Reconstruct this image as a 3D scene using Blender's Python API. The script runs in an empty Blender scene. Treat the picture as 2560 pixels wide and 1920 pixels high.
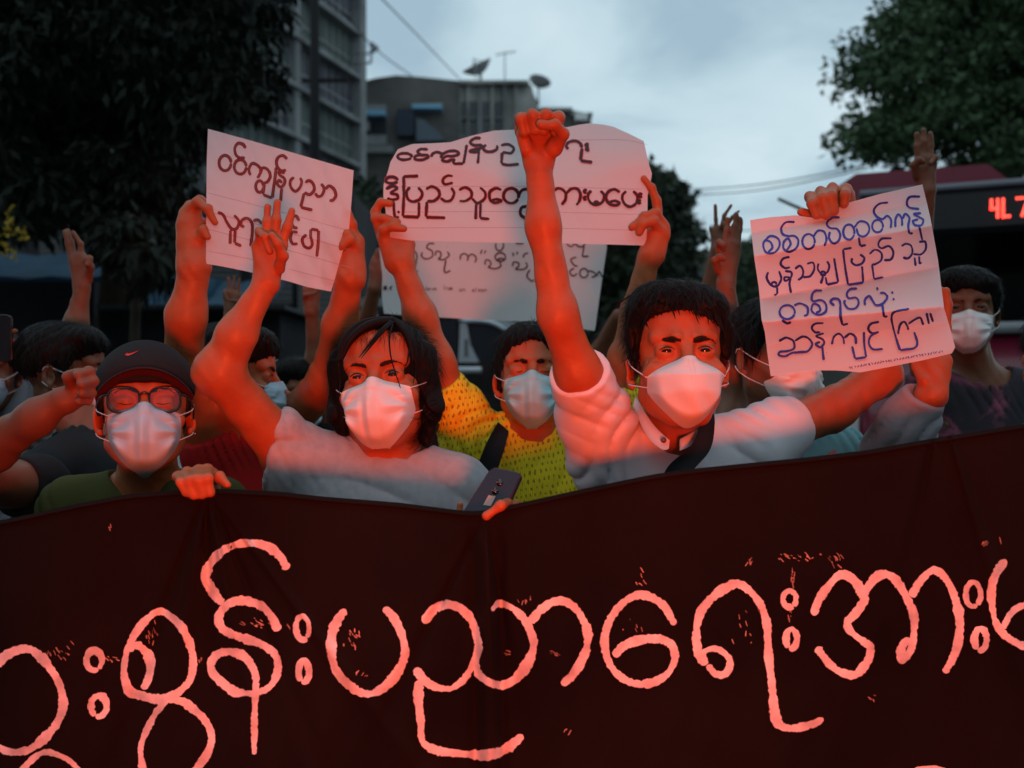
import bpy, math, random
import numpy as np
from mathutils import Vector, Matrix
# ---------------------------------------------------------------- camera, world, lights
scene = bpy.context.scene
COL = scene.collection
F = 2489.0                      # focal length in photo pixels (2560 wide)
CAMH = 1.5
def P(px, py, Y):
    return np.array([(px-1280.0)/F*Y, Y, CAMH-(py-960.0)/F*Y])
cd = bpy.data.cameras.new("camera"); cam = bpy.data.objects.new("camera", cd); COL.objects.link(cam)
cam.location = (0, 0, CAMH); cam.rotation_euler = (math.radians(90), 0, 0)
cd.sensor_width = 36; cd.lens = 36*F/2560; cd.clip_start = 0.05; cd.clip_end = 2000
cd.dof.use_dof = True; cd.dof.focus_distance = 1.8; cd.dof.aperture_fstop = 3.5
scene.camera = cam
scene.view_settings.view_transform = 'Standard'; scene.view_settings.look = 'None'
scene.view_settings.exposure = 0.0; scene.view_settings.gamma = 1.0
scene.view_settings.use_curve_mapping = False
try:
    scene.cycles.use_denoising = True
    scene.cycles.max_bounces = 6
except Exception: pass

world = bpy.data.worlds.new("World"); scene.world = world; world.use_nodes = True
nt = world.node_tree; N = nt.nodes; L = nt.links
bg = N['Background']
sky = N.new('ShaderNodeTexSky'); sky.sky_type = 'NISHITA'; sky.sun_disc = False
SUN_EL, SUN_ROT = 6.0, 250.0
sky.sun_elevation = math.radians(SUN_EL); sky.sun_rotation = math.radians(SUN_ROT)
tc = N.new('ShaderNodeTexCoord')
sep = N.new('ShaderNodeSeparateXYZ'); L.new(tc.outputs['Generated'], sep.inputs[0])
# cloud layer: direction projected on a high flat sheet
mx = N.new('ShaderNodeMath'); mx.operation = 'MAXIMUM'; mx.inputs[1].default_value = 0.03; L.new(sep.outputs['Z'], mx.inputs[0])
ad = N.new('ShaderNodeMath'); ad.operation = 'ADD'; ad.inputs[1].default_value = 0.16; L.new(mx.outputs[0], ad.inputs[0])
dx = N.new('ShaderNodeMath'); dx.operation = 'DIVIDE'; L.new(sep.outputs['X'], dx.inputs[0]); L.new(ad.outputs[0], dx.inputs[1])
dy = N.new('ShaderNodeMath'); dy.operation = 'DIVIDE'; L.new(sep.outputs['Y'], dy.inputs[0]); L.new(ad.outputs[0], dy.inputs[1])
cmb = N.new('ShaderNodeCombineXYZ'); L.new(dx.outputs[0], cmb.inputs['X']); L.new(dy.outputs[0], cmb.inputs['Y']); cmb.inputs['Z'].default_value = 3.3
n1 = N.new('ShaderNodeTexNoise'); n1.inputs['Scale'].default_value = 1.5; n1.inputs['Detail'].default_value = 5.0; n1.inputs['Roughness'].default_value = 0.5
n1.inputs['Distortion'].default_value = 0.35
L.new(cmb.outputs[0], n1.inputs['Vector'])
cr = N.new('ShaderNodeValToRGB'); e = cr.color_ramp.elements
e[0].position = 0.36; e[0].color = (2.5, 3.5, 4.25, 1)
e[1].position = 0.64; e[1].color = (4.4, 5.4, 5.9, 1)
m_ = cr.color_ramp.elements.new(0.5); m_.color = (3.7, 4.85, 5.4, 1)
L.new(n1.outputs['Fac'], cr.inputs[0])
mixc = N.new('ShaderNodeMixRGB'); mixc.inputs[0].default_value = 0.93
L.new(sky.outputs[0], mixc.inputs[1]); L.new(cr.outputs[0], mixc.inputs[2])
L.new(mixc.outputs[0], bg.inputs['Color']); bg.inputs['Strength'].default_value = 0.15

sd = bpy.data.lights.new("sun", 'SUN'); sd.energy = 0.04; sd.angle = math.radians(40); sd.color = (1.0, 0.93, 0.86)
so = bpy.data.objects.new("sun", sd); COL.objects.link(so)
so.rotation_euler = (math.radians(90-SUN_EL-25), 0, math.radians(-SUN_ROT+180))
# red brake-light style lamp standing low in front of the crowd (a stand-in housing is built at the end)
LAMP = Vector((0.15, -0.62, 1.19))
ld = bpy.data.lights.new("red_lamp_beam", 'SPOT'); ld.energy = 262; ld.color = (1.0, 0.080, 0.018)
ld.spot_size = math.radians(50); ld.spot_blend = 0.42; ld.shadow_soft_size = 0.14
lo = bpy.data.objects.new("red_lamp_beam", ld); COL.objects.link(lo)
lo.location = LAMP
lo.rotation_euler = (Vector((0.03, 1.8, 1.10))-LAMP).to_track_quat('-Z', 'Y').to_euler()

# ---------------------------------------------------------------- helpers
rng = np.random.default_rng(7)
random.seed(5)
def rootloc(o):
    v = np.zeros(3)
    while o is not None:
        v += np.array(o.location); o = o.parent
    return v
def thing(name, label, cat, loc=(0,0,0), group=None):
    o = bpy.data.objects.new(name, None); COL.objects.link(o); o.empty_display_size = 0.1
    o.location = tuple(float(a) for a in loc); o['label'] = label; o['category'] = cat
    if group: o['group'] = group
    return o
def tag(o, label=None, cat=None, group=None, kind=None):
    if label: o['label'] = label
    if cat: o['category'] = cat
    if group: o['group'] = group
    if kind: o['kind'] = kind
    return o
def mk(name, verts, faces, mat, parent=None, loc=None, smooth=True):
    """verts in world coordinates, faces: int array (n,4)/(n,3) or list"""
    v = np.asarray(verts, dtype=np.float64).reshape(-1, 3)
    if loc is None: loc = np.zeros(3) if parent is not None else v.mean(axis=0)*np.array([1, 1, 0])+np.array([0, 0, v[:, 2].min()])
    loc = np.asarray(loc, float)
    off = rootloc(parent)+loc if parent is not None else loc
    v = (v-off).astype(np.float32)
    me = bpy.data.meshes.new(name)
    if isinstance(faces, np.ndarray):
        k = faces.shape[1]; nf = len(faces)
        me.vertices.add(len(v)); me.vertices.foreach_set('co', v.ravel())
        me.loops.add(nf*k); me.loops.foreach_set('vertex_index', faces.astype(np.int32).ravel())
        me.polygons.add(nf)
        me.polygons.foreach_set('loop_start', np.arange(0, nf*k, k, dtype=np.int32))
        me.polygons.foreach_set('loop_total', np.full(nf, k, dtype=np.int32))
        me.update(calc_edges=True); me.validate()
    else:
        me.from_pydata([tuple(a) for a in v], [], [tuple(int(i) for i in f) for f in faces]); me.update()
    if smooth: me.polygons.foreach_set('use_smooth', np.ones(len(me.polygons), dtype=bool))
    if mat: me.materials.append(mat)
    o = bpy.data.objects.new(name, me); COL.objects.link(o)
    o.location = tuple(float(a) for a in loc)
    if parent is not None: o.parent = parent
    return o
class MB:
    """collects shapes with numpy"""
    def __init__(s): s.v = []; s.f = []; s.n = 0
    def add(s, v, f):
        v = np.asarray(v, float).reshape(-1, 3); s.v.append(v)
        for q in f: s.f.append([i+s.n for i in q])
        s.n += len(v); return s
    def box(s, c, size, R=None):
        c = np.array(c, float); h = np.array(size, float)/2
        v = np.array([[x, y, z] for x in (-1, 1) for y in (-1, 1) for z in (-1, 1)])*h
        if R is not None: v = v@np.array(R).T
        return s.add(v+c, [(0,1,3,2),(4,6,7,5),(0,4,5,1),(2,3,7,6),(0,2,6,4),(1,5,7,3)])
    def rbox(s, c, size, r, R=None, n=3):
        """box with rounded vertical (z) edges and small chamfer"""
        w, d, h = size; pts = []
        for cx, cy, a0 in ((w/2-r, d/2-r, 0), (-w/2+r, d/2-r, 90), (-w/2+r, -d/2+r, 180), (w/2-r, -d/2+r, 270)):
            for i in range(n+1):
                a = math.radians(a0+90*i/n); pts.append((cx+r*math.cos(a), cy+r*math.sin(a)))
        m = len(pts); v = [(x, y, -h/2) for x, y in pts]+[(x, y, h/2) for x, y in pts]
        v = np.array(v)
        if R is not None: v = v@np.array(R).T
        f = [(i, (i+1) % m, m+(i+1) % m, m+i) for i in range(m)]+[tuple(range(m))[::-1], tuple(range(m, 2*m))]
        return s.add(v+np.array(c, float), f)
    def tube(s, pts, r, n=6, closed=False):
        pts = np.array(pts, float); m = len(pts)
        rr = np.full(m, r) if np.isscalar(r) else np.interp(np.linspace(0, 1, m), np.linspace(0, 1, len(r)), r)
        T = np.gradient(pts, axis=0) if not closed else np.roll(pts, -1, 0)-np.roll(pts, 1, 0)
        T /= np.linalg.norm(T, axis=1)[:, None]+1e-9
        ref = np.array([0, 0, 1.0]) if abs(T[0][2]) < .9 else np.array([1.0, 0, 0])
        vs = []
        u = ref-T[0]*np.dot(ref, T[0]); u /= np.linalg.norm(u)
        for i in range(m):
            u = u-T[i]*np.dot(u, T[i]); u /= np.linalg.norm(u)+1e-9; w = np.cross(T[i], u)
            for k in range(n):
                a = 2*math.pi*k/n; vs.append(pts[i]+rr[i]*(math.cos(a)*u+math.sin(a)*w))
        f = []
        for i in range(m if closed else m-1):
            j = (i+1) % m
            for k in range(n): f.append((i*n+k, i*n+(k+1) % n, j*n+(k+1) % n, j*n+k))
        if not closed: f += [tuple(range(n))[::-1], tuple(range((m-1)*n, m*n))]
        return s.add(vs, f)
    def sphere(s, c, r, n=12, m=8, R=None):
        r = np.array([r]*3 if np.isscalar(r) else r, float); vs = []; f = []
        for i in range(m+1):
            t = math.pi*i/m
            for k in range(n):
                a = 2*math.pi*k/n; vs.append((math.sin(t)*math.cos(a), math.sin(t)*math.sin(a), math.cos(t)))
        for i in range(m):
            for k in range(n): f.append((i*n+k, (i+1)*n+k, (i+1)*n+(k+1) % n, i*n+(k+1) % n))
        v = np.array(vs)*r
        if R is not None: v = v@np.array(R).T
        return s.add(v+np.array(c, float), f)
    def cyl(s, a, b, r, n=12): return s.tube([a, b], r, n)
    def build(s, name, mat, parent=None, loc=None, smooth=True):
        return mk(name, np.concatenate(s.v), s.f, mat, parent, loc, smooth)

def spline(pts, step=1.0):
    """Catmull-Rom through 2-D/3-D points, resampled about every `step` units"""
    p = np.array(pts, float)
    if len(p) < 3:
        n = max(2, int(np.linalg.norm(p[-1]-p[0])/step)+1); t = np.linspace(0, 1, n)[:, None]; return p[0]*(1-t)+p[-1]*t
    q = np.vstack([2*p[0]-p[1], p, 2*p[-1]-p[-2]]); out = []
    for i in range(1, len(q)-2):
        n = max(2, int(np.linalg.norm(q[i+1]-q[i])/step)+1)
        t = np.linspace(0, 1, n, endpoint=False)[:, None]
        a, b, c, d = q[i-1], q[i], q[i+1], q[i+2]
        out.append(.5*((2*b)+(-a+c)*t+(2*a-5*b+4*c-d)*t*t+(-a+3*b-3*c+d)*t**3))
    out.append(q[-2][None]); return np.vstack(out)

# ---------------------------------------------------------------- materials
MATS = {}
def mat(name, color, rough=0.7, bump=None, spec=0.5, var=None, sss=0, metal=0, sheen=0, coat=0, wave=None):
    """bump=(scale,strength,distance); var=(scale,amount)"""
    if name in MATS: return MATS[name]
    m = bpy.data.materials.new(name); m.use_nodes = True; t = m.node_tree; n = t.nodes; b = n['Principled BSDF']
    b.inputs['Base Color'].default_value = (*color, 1); b.inputs['Roughness'].default_value = rough
    b.inputs['Specular IOR Level'].default_value = spec; b.inputs['Metallic'].default_value = metal
    if sss: b.inputs['Subsurface Weight'].default_value = sss; b.inputs['Subsurface Radius'].default_value = (.012, .004, .002); b.inputs['Subsurface Scale'].default_value = 1.0
    if sheen: b.inputs['Sheen Weight'].default_value = sheen
    if coat: b.inputs['Coat Weight'].default_value = coat; b.inputs['Coat Roughness'].default_value = .1
    c = n.new('ShaderNodeTexCoord')
    if var:
        z = n.new('ShaderNodeTexNoise'); z.inputs['Scale'].default_value = var[0]; z.inputs['Detail'].default_value = 5; t.links.new(c.outputs['Object'], z.inputs['Vector'])
        r = n.new('ShaderNodeValToRGB'); k = var[1]
        r.color_ramp.elements[0].position = .3; r.color_ramp.elements[1].position = .7
        r.color_ramp.elements[0].color = (*[max(0, x*(1-k)) for x in color], 1); r.color_ramp.elements[1].color = (*[min(1, x*(1+k)) for x in color], 1)
        t.links.new(z.outputs['Fac'], r.inputs[0]); t.links.new(r.outputs[0], b.inputs['Base Color'])
    last = None
    if bump:
        z = n.new('ShaderNodeTexNoise'); z.inputs['Scale'].default_value = bump[0]; z.inputs['Detail'].default_value = 4; t.links.new(c.outputs['Object'], z.inputs['Vector'])
        bp = n.new('ShaderNodeBump'); bp.inputs['Strength'].default_value = bump[1]; bp.inputs['Distance'].default_value = bump[2]
        t.links.new(z.outputs['Fac'], bp.inputs['Height']); last = bp; t.links.new(bp.outputs[0], b.inputs['Normal'])
    if wave:
        w = n.new('ShaderNodeTexWave'); w.inputs['Scale'].default_value = wave[0]; w.inputs['Distortion'].default_value = wave[1]; w.bands_direction = wave[3] if len(wave) > 3 else 'X'
        t.links.new(c.outputs['Object'], w.inputs['Vector'])
        bp = n.new('ShaderNodeBump'); bp.inputs['Strength'].default_value = .6; bp.inputs['Distance'].default_value = wave[2]
        t.links.new(w.outputs['Fac'], bp.inputs['Height'])
        if last: t.links.new(last.outputs[0], bp.inputs['Normal'])
        t.links.new(bp.outputs[0], b.inputs['Normal'])
    MATS[name] = m; return m
def emit(name, color, s):
    m = bpy.data.materials.new(name); m.use_nodes = True; b = m.node_tree.nodes['Principled BSDF']
    b.inputs['Base Color'].default_value = (*color, 1); b.inputs['Emission Color'].default_value = (*color, 1); b.inputs['Emission Strength'].default_value = s
    return m
def ramp_mat(name, stops, scale, rough=.8, kind='noise', detail=3, bump=.002):
    m = bpy.data.materials.new(name); m.use_nodes = True; t = m.node_tree; n = t.nodes; b = n['Principled BSDF']; b.inputs['Roughness'].default_value = rough
    c = n.new('ShaderNodeTexCoord')
    if kind == 'noise':
        z = n.new('ShaderNodeTexNoise'); z.inputs['Detail'].default_value = detail; out = z.outputs['Fac']; z.inputs['Distortion'].default_value = .6
    else:
        z = n.new('ShaderNodeTexVoronoi'); out = z.outputs['Distance']
    z.inputs['Scale'].default_value = scale; t.links.new(c.outputs['Object'], z.inputs['Vector'])
    r = n.new('ShaderNodeValToRGB'); el = r.color_ramp.elements
    el[0].position = stops[0][0]; el[0].color = (*stops[0][1], 1); el[1].position = stops[-1][0]; el[1].color = (*stops[-1][1], 1)
    for p_, c_ in stops[1:-1]: q = el.new(p_); q.color = (*c_, 1)
    t.links.new(out, r.inputs[0]); t.links.new(r.outputs[0], b.inputs['Base Color'])
    if bump:
        bp = n.new('ShaderNodeBump'); bp.inputs['Distance'].default_value = bump; bp.inputs['Strength'].default_value = .5
        t.links.new(out, bp.inputs['Height']); t.links.new(bp.outputs[0], b.inputs['Normal'])
    return m
M_skin = mat('skin', (.42, .118, .040), .46, (120, .55, .0013), .35, (30, .08), sss=.12)
M_skin2 = mat('skin_tan', (.21, .08, .040), .5, (260, .25, .0008), .35, (30, .08))
M_hair = mat('black_hair', (.007, .006, .0055), .55, (300, .6, .0008), .13)
M_brow = mat('eyebrow_hair', (.02, .013, .010), .7, None, .2)
M_paper = mat('white_paper', (.86, .86, .86), .75, (9, .5, .004), .3, (3, .03))
def translucent(m, col, k):
    t = m.node_tree; b = t.nodes['Principled BSDF']; tl = t.nodes.new('ShaderNodeBsdfTranslucent'); tl.inputs[0].default_value = (*col, 1); mx_ = t.nodes.new('ShaderNodeMixShader'); mx_.inputs[0].default_value = k
    o = t.nodes['Material Output']; t.links.new(b.outputs[0], mx_.inputs[1]); t.links.new(tl.outputs[0], mx_.inputs[2]); t.links.new(mx_.outputs[0], o.inputs[0])
translucent(M_paper, (.86, .86, .90), .42)
M_paper2 = mat('thick_white_paper', (.72, .72, .72), .75, (9, .5, .004), .3, (3, .03)); translucent(M_paper2, (.8, .8, .8), .12)
M_mask = mat('white_mask_cloth', (.78, .78, .77), .8, (700, .35, .0004), .2)
M_maskb = mat('pale_blue_mask_cloth', (.42, .66, .78), .8, (700, .35, .0004), .2)
M_maskt = mat('teal_mask_cloth', (.33, .62, .66), .8, (700, .35, .0004), .2)
M_loop = mat('mask_elastic', (.75, .76, .78), .7)
M_black = mat('black_cloth', (.014, .014, .016), .9, (500, .4, .0006), .2)
M_navy = mat('navy_cloth', (.02, .025, .04), .9, (400, .4, .001), .2, (14, .3))
M_denim = mat('dark_trousers', (.03, .035, .05), .9, (300, .4, .001), .2, (8, .3))
M_shoe = mat('shoe_rubber', (.03, .03, .03), .6, (60, .3, .001))
M_eye = mat('eye_white', (.30, .26, .25), .15)
M_iris = mat('dark_iris', (.012, .007, .005), .05, spec=.9)
# ---------------------------------------------------------------- signed-distance bodies
def rotm(yaw=0, pitch=0, roll=0):
    y, p, r = map(math.radians, (yaw, -pitch, -roll))
    Rz = np.array([[math.cos(y), -math.sin(y), 0], [math.sin(y), math.cos(y), 0], [0, 0, 1]])
    Rx = np.array([[1, 0, 0], [0, math.cos(p), -math.sin(p)], [0, math.sin(p), math.cos(p)]])
    Ry = np.array([[math.cos(r), 0, math.sin(r)], [0, 1, 0], [-math.sin(r), 0, math.cos(r)]])
    return Rz@Rx@Ry
I3 = np.eye(3)
def cap(a, b, ra, rb=None, k=.01, op='u'): return ('c', np.array(a, float), np.array(b, float), ra, ra if rb is None else rb, k, op)
def ell(c, r, k=.01, op='u', R=I3): return ('e', np.array(c, float), np.array([r]*3 if np.isscalar(r) else r, float), R, None, k, op)
def half(c, n, R, k=.002): return ('h', np.array(c, float), np.array(n, float)/np.linalg.norm(n), R, None, k, 's')
def xf(pr, R, t, s):
    """transform primitives from local to world"""
    out = []
    for q in pr:
        if q[0] == 'c': out.append(('c', R@q[1]*s+t, R@q[2]*s+t, q[3]*s, q[4]*s, q[5]*s, q[6]))
        elif q[0] == 'e': out.append(('e', R@q[1]*s+t, q[2]*s, R@q[3], None, q[5]*s, q[6]))
        else: out.append(('h', R@q[1]*s+t, R@q[2], q[3]*s, None, q[5]*s, q[6]))
    return out
def pd(q, p):
    if q[0] == 'c':
        a, b = q[1].astype(np.float32), q[2].astype(np.float32); ba = b-a; l = float(ba@ba)+1e-12
        pa = p-a; t = np.clip((pa@ba)/l, 0, 1)
        d = pa-t[..., None]*ba
        return np.sqrt((d*d).sum(-1))-(q[3]+(q[4]-q[3])*t)
    if q[0] == 'e':
        l = (p-q[1].astype(np.float32))@q[3].astype(np.float32)
        r = q[2].astype(np.float32); a = l/r; b = a/r
        k0 = np.sqrt((a*a).sum(-1)); k1 = np.sqrt((b*b).sum(-1))+1e-6
        return k0*(k0-1)/k1
    l = p-q[1].astype(np.float32)
    return np.maximum(-(l@q[2].astype(np.float32)), np.sqrt((l*l).sum(-1))-q[3])
def comb(d, e, k, op):
    if op == 'u':
        if k <= 0: return np.minimum(d, e)
        h = np.maximum(k-np.abs(d-e), 0)/k; return np.minimum(d, e)-h*h*k*.25
    e = -e
    if k <= 0: return np.maximum(d, e)
    h = np.maximum(k-np.abs(d-e), 0)/k; return np.maximum(d, e)+h*h*k*.25
class SDF:
    def __init__(s, prims, disp=None): s.p = prims; s.disp = disp
    def at(s, p):
        p = np.asarray(p, np.float32); d = np.full(p.shape[:-1], 1.0, np.float32)
        for q in s.p: d = comb(d, pd(q, p), q[5], q[6])
        if s.disp is not None: d = d+s.disp(p)
        return d
    def blocks(s, p, R):
        """p (NB,n,3) points of small blocks, R their radius: skips primitives too far to matter"""
        c = p[:, p.shape[1]//2]; d = np.full(p.shape[:-1], 1.0, np.float32)
        for q in s.p:
            m = pd(q, c) < 2.4*R+q[5]+.004
            if m.any():
                d[m] = comb(d[m], pd(q, p[m]), q[5], q[6])
        if s.disp is not None: d = d+s.disp(p)
        return d
    def net(s, lo, hi, h):
        lo = np.array(lo, float); hi = np.array(hi, float); B = 8
        nb = np.maximum(1, np.ceil((hi-lo)/(h*B)).astype(int))
        gi = np.stack(np.meshgrid(*[np.arange(k) for k in nb], indexing='ij'), -1).reshape(-1, 3)
        cen = (lo+(gi+.5)*B*h).astype(np.float32)
        dc = s.at(cen); Rb = B*h*.87
        act = np.abs(dc) < Rb*1.5+.006
        D = np.repeat(np.repeat(np.repeat(np.where(dc < 0, -1, 1).astype(np.float32).reshape(nb), B, 0), B, 1), B, 2)
        g = gi[act]
        if len(g) == 0: return np.zeros((0, 3)), np.zeros((0, 4), int)
        o = np.stack(np.meshgrid(*[np.arange(B)]*3, indexing='ij'), -1).reshape(-1, 3)
        idx = g[:, None]*B+o[None]
        pts = (lo+idx*h).astype(np.float32)
        vals = s.blocks(pts, Rb)
        D[idx[..., 0], idx[..., 1], idx[..., 2]] = vals
        S = D < 0
        c = S[:-1, :-1, :-1].astype(np.int8)
        for a, b, e in ((1,0,0),(0,1,0),(0,0,1),(1,1,0),(1,0,1),(0,1,1),(1,1,1)):
            c = c+S[a:S.shape[0]-1+a, b:S.shape[1]-1+b, e:S.shape[2]-1+e]
        cells = np.argwhere((c > 0) & (c < 8))
        if len(cells) == 0: return np.zeros((0, 3)), np.zeros((0, 4), int)
        vid = np.full(c.shape, -1, np.int32); vid[tuple(cells.T)] = np.arange(len(cells))
        acc = np.zeros((len(cells), 3)); cnt = np.zeros(len(cells))
        co = [(a, b, e) for a in (0, 1) for b in (0, 1) for e in (0, 1)]
        for i in range(8):
            for ax in range(3):
                if co[i][ax] == 0:
                    j = list(co[i]); j[ax] = 1
                    A = cells+np.array(co[i]); Bc = cells+np.array(j)
                    da = D[tuple(A.T)]; db = D[tuple(Bc.T)]; m = (da < 0) != (db < 0)
                    t = np.where(m, da/(da-db+1e-12), 0)
                    pt = A.astype(float); pt[:, ax] += t
                    acc[m] += pt[m]; cnt[m] += 1
        V = lo+(acc/cnt[:, None])*h
        fs = []
        for ax in range(3):
            sl1 = [slice(None)]*3; sl2 = [slice(None)]*3; sl1[ax] = slice(0, -1); sl2[ax] = slice(1, None)
            ch = S[tuple(sl1)] != S[tuple(sl2)]
            e = np.argwhere(ch); u, w = [(1, 2), (2, 0), (0, 1)][ax]
            e = e[(e[:, u] > 0) & (e[:, w] > 0) & (e[:, u] < c.shape[u]) & (e[:, w] < c.shape[w]) & (e[:, ax] < c.shape[ax])]
            if len(e) == 0: continue
            q = []
            for du, dw in ((-1, -1), (0, -1), (0, 0), (-1, 0)):
                x = e.copy(); x[:, u] += du; x[:, w] += dw; q.append(vid[tuple(x.T)])
            q = np.stack(q, 1); flip = ~S[tuple(e.T)]
            q[flip] = q[flip][:, ::-1]; q = q[(q >= 0).all(1)]; fs.append(q)
        return V, np.concatenate(fs)
    def mesh(s, lo, hi, h, fine=()):
        """one surface; `fine` = [(lo,hi,h)] boxes meshed more finely, all welded into one mesh"""
        V, Fc = s.net(lo, hi, h); vs = [V]; fs = [Fc]; n = len(V)
        if len(fine):
            cen = V[Fc].mean(1); keep = np.ones(len(Fc), bool)
            for a, b, hh in fine:
                a = np.array(a)+h*.6; b = np.array(b)-h*.6
                keep &= ~((cen > a) & (cen < b)).all(1)
            fs[0] = Fc[keep]
            for a, b, hh in fine:
                v, f = s.net(a, b, hh); vs.append(v); fs.append(f+n); n += len(v)
        V = np.concatenate(vs); Fc = np.concatenate(fs)
        used = np.unique(Fc); rm = np.full(len(V), -1); rm[used] = np.arange(len(used))
        return V[used], rm[Fc]
    def cast(s, o, d, tmax=.4, off=0.0, it=40):
        o = np.asarray(o, np.float32); d = np.asarray(d, np.float32); t = np.zeros(o.shape[:-1], np.float32)
        for _ in range(it):
            t = np.minimum(t+(s.at(o+t[..., None]*d)-off)*.85, tmax)
        return o+t[..., None]*d, t
def bbox(prims, pad=.01):
    lo = np.full(3, 1e9); hi = -lo
    for q in prims:
        if q[6] != 'u': continue
        if q[0] == 'c':
            for p_, r in ((q[1], q[3]), (q[2], q[4])): lo = np.minimum(lo, p_-r); hi = np.maximum(hi, p_+r)
        else:
            r = q[2].max(); lo = np.minimum(lo, q[1]-r); hi = np.maximum(hi, q[1]+r)
    return lo-pad, hi+pad
def chain(pts, r, k=.008):
    """pts world points, r radii"""
    return [cap(pts[i], pts[i+1], r[i], r[i+1], k) for i in range(len(pts)-1)]
def pch(Y, pts, r, k=.006, rk=None):
    """pixel chain: pts (px,py,depth offset in cm), r radius in px (or (r0,r1))"""
    w = [P(a, b, Y+c/100.) for a, b, c in pts]; n = len(w)
    rr = np.linspace(r[0], r[1], n) if isinstance(r, tuple) else np.full(n, float(r))
    return chain(w, [float(x)*Y/F for x in rr], k)

# ---------------------------------------------------------------- heads
def head_prims(closed=False, frown=0, wide=1.0, eye=.0028, ears=True):
    w = wide
    p = [ell((0, .018, .036), (.077*w, .094, .084), 0),
         ell((0, -.018, -.035), (.064*w, .070, .083), .035),
         ell((0, -.060, -.098), (.027*w, .024, .020), .03),
         ell((0, -.052, .050), (.058*w, .038, .036), .03)]
    for s in (-1, 1):
        p += [cap((s*.052*w, .005, -.062), (s*.022*w, -.050, -.099), .017, .015, .025),
              ell((s*.044*w, -.058, -.032), (.024, .022, .018), .02),
              cap((s*.014, -.083, .023), (s*.046*w, -.070, .023), .011, .009, .014),
              ell((s*.031, -.098, -.001), (.022, .020, .0145), .014, 's'),
              ell((s*.0315, -.0715, -.001), (.0180, .0150, .0150), .005)]
        if closed:
            p += [cap((s*.021, -.0885, -.0055), (s*.031, -.0905, -.0075), .0010, .0012, .002, 's'), cap((s*.031, -.0905, -.0075), (s*.043, -.086, -.005), .0012, .001, .002, 's')]
        else:
            p += [ell((s*.0315, -.089, -.001), (.0135, .0125, eye), .0016, 's')]
        p += [cap((s*.019, -.086, .0095), (s*.043, -.082, .0085), .0011, .0011, .003, 's')]
        if ears:
            R = rotm(s*22, 0, 0)
            p += [ell((s*.082*w, .018, -.012), (.0065, .019, .031), .006, 'u', R), ell((s*.088*w, .013, -.010), (.006, .011, .018), .004, 's', R),
                  ell((s*.079*w, .006, -.040), (.006, .008, .008), .006)]
    p += [cap((0, -.084, .012), (0, -.108, -.030), .0075, .0115, .016),
          ell((0, -.104, -.036), (.018, .012, .009), .010),
          cap((-.018, -.083, -.072), (.018, -.083, -.072), .008, .008, .012)]
    if frown:
        for s in (-1, 1):
            p += [cap((s*.0055, -.0985, .012), (s*.0075, -.0975, .036), .0013*frown, .0010*frown, .004, 's'),
                  ell((s*.016, -.093, .020), (.010, .006, .006), .006)]
        for z in (.048, .058): p += [cap((-.03, -.0955, z), (.03, -.0955, z), .0009*frown, .0009*frown, .005, 's')]
    return p

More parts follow.
